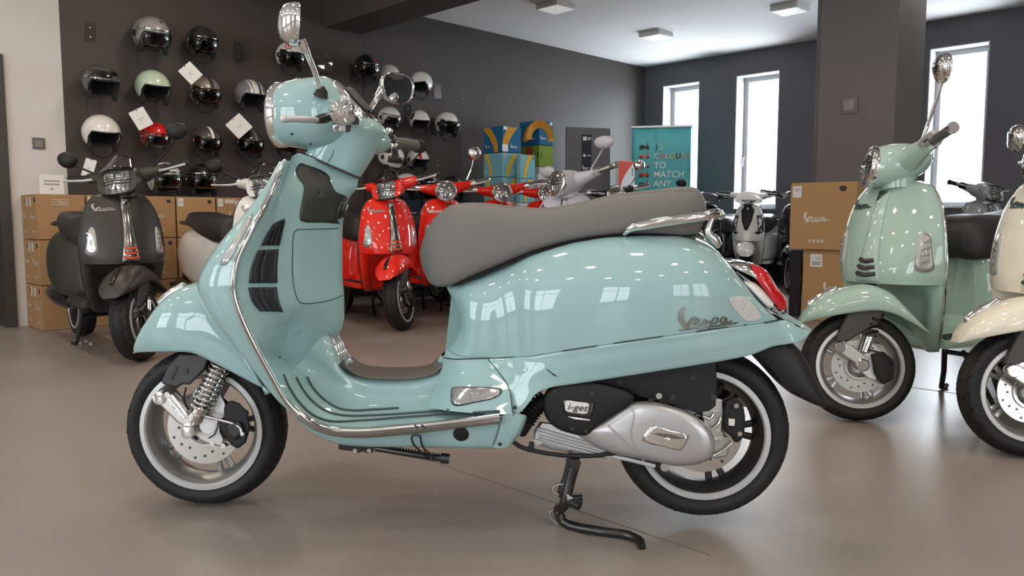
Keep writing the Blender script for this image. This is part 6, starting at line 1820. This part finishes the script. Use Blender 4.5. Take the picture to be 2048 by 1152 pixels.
# grey display panel with a dark label strip
gp = empty('display_panel', (0, 0, 0)); p = on_plane(1175, 434, (0, 1, 0), (0, 10.0, 0)); gp.location = (p.x, p.y, 0); gp.rotation_euler = (0, 0, rad(18))
G().prism(rrect(.60, 1.97, .01), -.02, .02, lambda u, v, d: (u, d, v + .985)).build('panel', mat('grey_metal_panel', (.17, .165, .165), .35, metal=.4, noise=.05), gp, bevel=.004)
G().prism(rrect(.13, .50, .004), -.0235, -.0205, lambda u, v, d: (u - .03, d, v + 1.63)).build('label_strip', mat('dark_label', (.02, .022, .03), .4, noise=.05), gp)
G().box((-.03, 0, .02), (.5, .30, .04)).build('foot', BLACKMET, gp, bevel=.004)
G().prism(rrect(.05, .05, .004), -.0245, -.0236, lambda u, v, d: (u - .055, d, v + 1.83)).build('square_mark', PAPER, gp)
for z in (1.842, 1.822): G().box((.005, -.024, z), (.045, .001, .012)).build('text_line', PAPER, gp)
G().lathe([(.0005, .001), (.018, .001), (.018, 0)], (-.06, -.0235, 1.62), (0, -1, 0), 16).build('round_mark', PAPER, gp)
G().box((.0, -.024, 1.62), (.05, .001, .010)).build('text_line', PAPER, gp)
script_ribbons(lambda a, b, dd: (-.08 + a * .11, -.0236 - dd * .0008, 1.45 + b * .10), 1.5).build('script_print', PAPER, gp)
tag(gp, 'grey metal display panel with dark label strip', 'display panel')

# roll-up banner
bn = empty('roll_up_banner', (0, 0, 0)); p0 = on_plane(1320.5, 434, (0, 1, 0), (0, 10.6, 0)); bn.location = (p0.x, p0.y, 0); bn.rotation_euler = (0, 0, rad(-10))
TURQ = mat('turquoise_banner', (.085, .42, .44), .55, noise=.02, nscale=3)
BW = .775; BH = 2.05
A = np.array([[(-BW / 2 + BW * i / 16, -.004 * math.cos(4 * PI * i / 16) * (1 if 0 else .6), .09 + (BH - .09) * j / 4) for i in range(17)] for j in range(5)])
G().grid(A).build('banner_sheet', TURQ, bn, solid=.002)
G().tube([(-.075, -.006, .09), (-.075, -.006, BH)], .0025, 6).build('sheet_crease', mat('banner_fold', (.05, .30, .32), .6, noise=.02), bn)
G().box((0, 0, BH), (BW + .03, .025, .03)).build('top_bar', ALU, bn, bevel=.004)
G().box((0, 0, .045), (BW + .06, .20, .09)).build('base_case', ALU, bn, bevel=.01)
G().tube([(0, .05, .09), (0, .012, BH)], .009, 8).build('support_pole', ALU, bn)
mpp = 10.6 / FPX
def btext(txt, px, py, size, m):
    v, f = text_geo(txt, size, .0006, bold=.010)
    x0 = (px - 1320.5) * mpp; z0 = BH - (py - 250) * mpp
    G().add([(x0 + q[0], -.010 - q[2], z0 + q[1]) for q in v], f).build('banner_lettering', m, bn)
    return max(q[0] for q in v)
DKT = mat('print_dark_teal', (.03, .10, .12), .6, noise=.02); PBEIGE = mat('print_beige', (.55, .58, .45), .6, noise=.02)
cols = [PAPER, ORANGE, WPRINT, hmat('print_yellow', (.65, .50, .10), .6, 0), INK, hmat('print_sand', (.45, .42, .25), .6, 0), hmat('print_rose', (.55, .22, .20), .6, 0)]
btext('1', 1307, 296, .115, DKT); btext('3', 1315, 296, .115, PBEIGE)
x = 1306
for ch, cm in zip('COLOURS', cols):
    w = btext(ch, x, 312, .098, cm); x += w / mpp + 0.6
btext('TO', 1306, 331, .115, PAPER); btext('MATCH', 1306, 349, .115, PAPER); btext('ANY', 1306, 367, .115, PAPER); btext('CO', 1306, 385, .115, PAPER)
for k, cm in enumerate((INK, ORANGE, GREYINK, REDB, DKT)):
    cx = (1287 - 1320.5) * mpp; cz = BH - (289 + 18.3 * k - 250) * mpp
    o = [(-.065, .0), (-.06, .02), (-.02, .028), (.01, .01), (.03, .012), (.045, .055), (.055, .055), (.05, .02), (.068, .0), (.06, -.02), (-.06, -.02)]
    G().prism(o, -.011, -.009, lambda u, v, d: (cx + u, d, cz + v)).build('scooter_picture', cm, bn)
    for dx in (-.045, .05): G().lathe([(.0005, .0005), (.017, .0005), (.017, -.001)], (cx + dx, -.0115, cz - .018), (0, -1, 0), 14).build('wheel_picture', INK, bn)
tag(bn, 'turquoise roll-up banner with white and coloured lettering', 'banner')

# two large cartons in front of the pillar
def edge_Y(px, Y): p = point_at(px, 434, Y); return Vector((p.x, p.y, 0))
ed = edge_Y(1712, 6.15)
big = [('hole', 'L', .80, .90, .058, .045, INK), ('script', 'L', .24, .42, .20, 0, PAPER), ('rect', 'L', .105, .865, .075, .095, PAPER), ('bars', 'L', .105, .895, .055, .03, GREYINK), ('hole', 'L', .105, .84, .022, .022, INK), ('icons', 'L', .42, .13, .034, .024, WPRINT)]
carton('large brown carton with white script, upper one by the pillar', ed, .42, .54, .545, .585, CARD2, big, group='large cartons by the pillar')
carton('large brown carton with white label, lower one by the pillar', ed + Vector((.06, .02, 0)), .42, .47, .583, 0, CARD2, [('rect', 'L', .24, .85, .10, .105, PAPER), ('bars', 'L', .24, .81, .07, .03, INK), ('bars', 'L', .27, .88, .05, .03, GREYINK), ('script', 'L', .4, .42, .20, 0, PAPER)], group='large cartons by the pillar')
bp_ = G().box((0, 0, .285), (.03, .10, .57)).build('black_board', BLACKPL, None, bevel=.003)
pb = edge_Y(1603, 6.72); bp_.location = (pb.x - .04, pb.y - .02, 0); bp_.rotation_euler = (0, 0, rad(45))
tag(bp_, 'thin black board standing beside the lower large carton', 'board')
# pale markings on the floor by the matt black scooter
for i, (px, py, w_) in enumerate(((150, 682, .05), (160, 687, .07), (172, 683, .05), (181, 688, .06))):
    p = floor_at(px, py)
    o = G().box((0, 0, .0008), (.02, w_ * 2, .0012)).build('floor_sticker', PAPER, None)
    o.location = p; o.rotation_euler = (0, 0, rad(30)); tag(o, 'pale strip sticker on the floor by the matt black scooter', 'sticker', 'floor stickers')
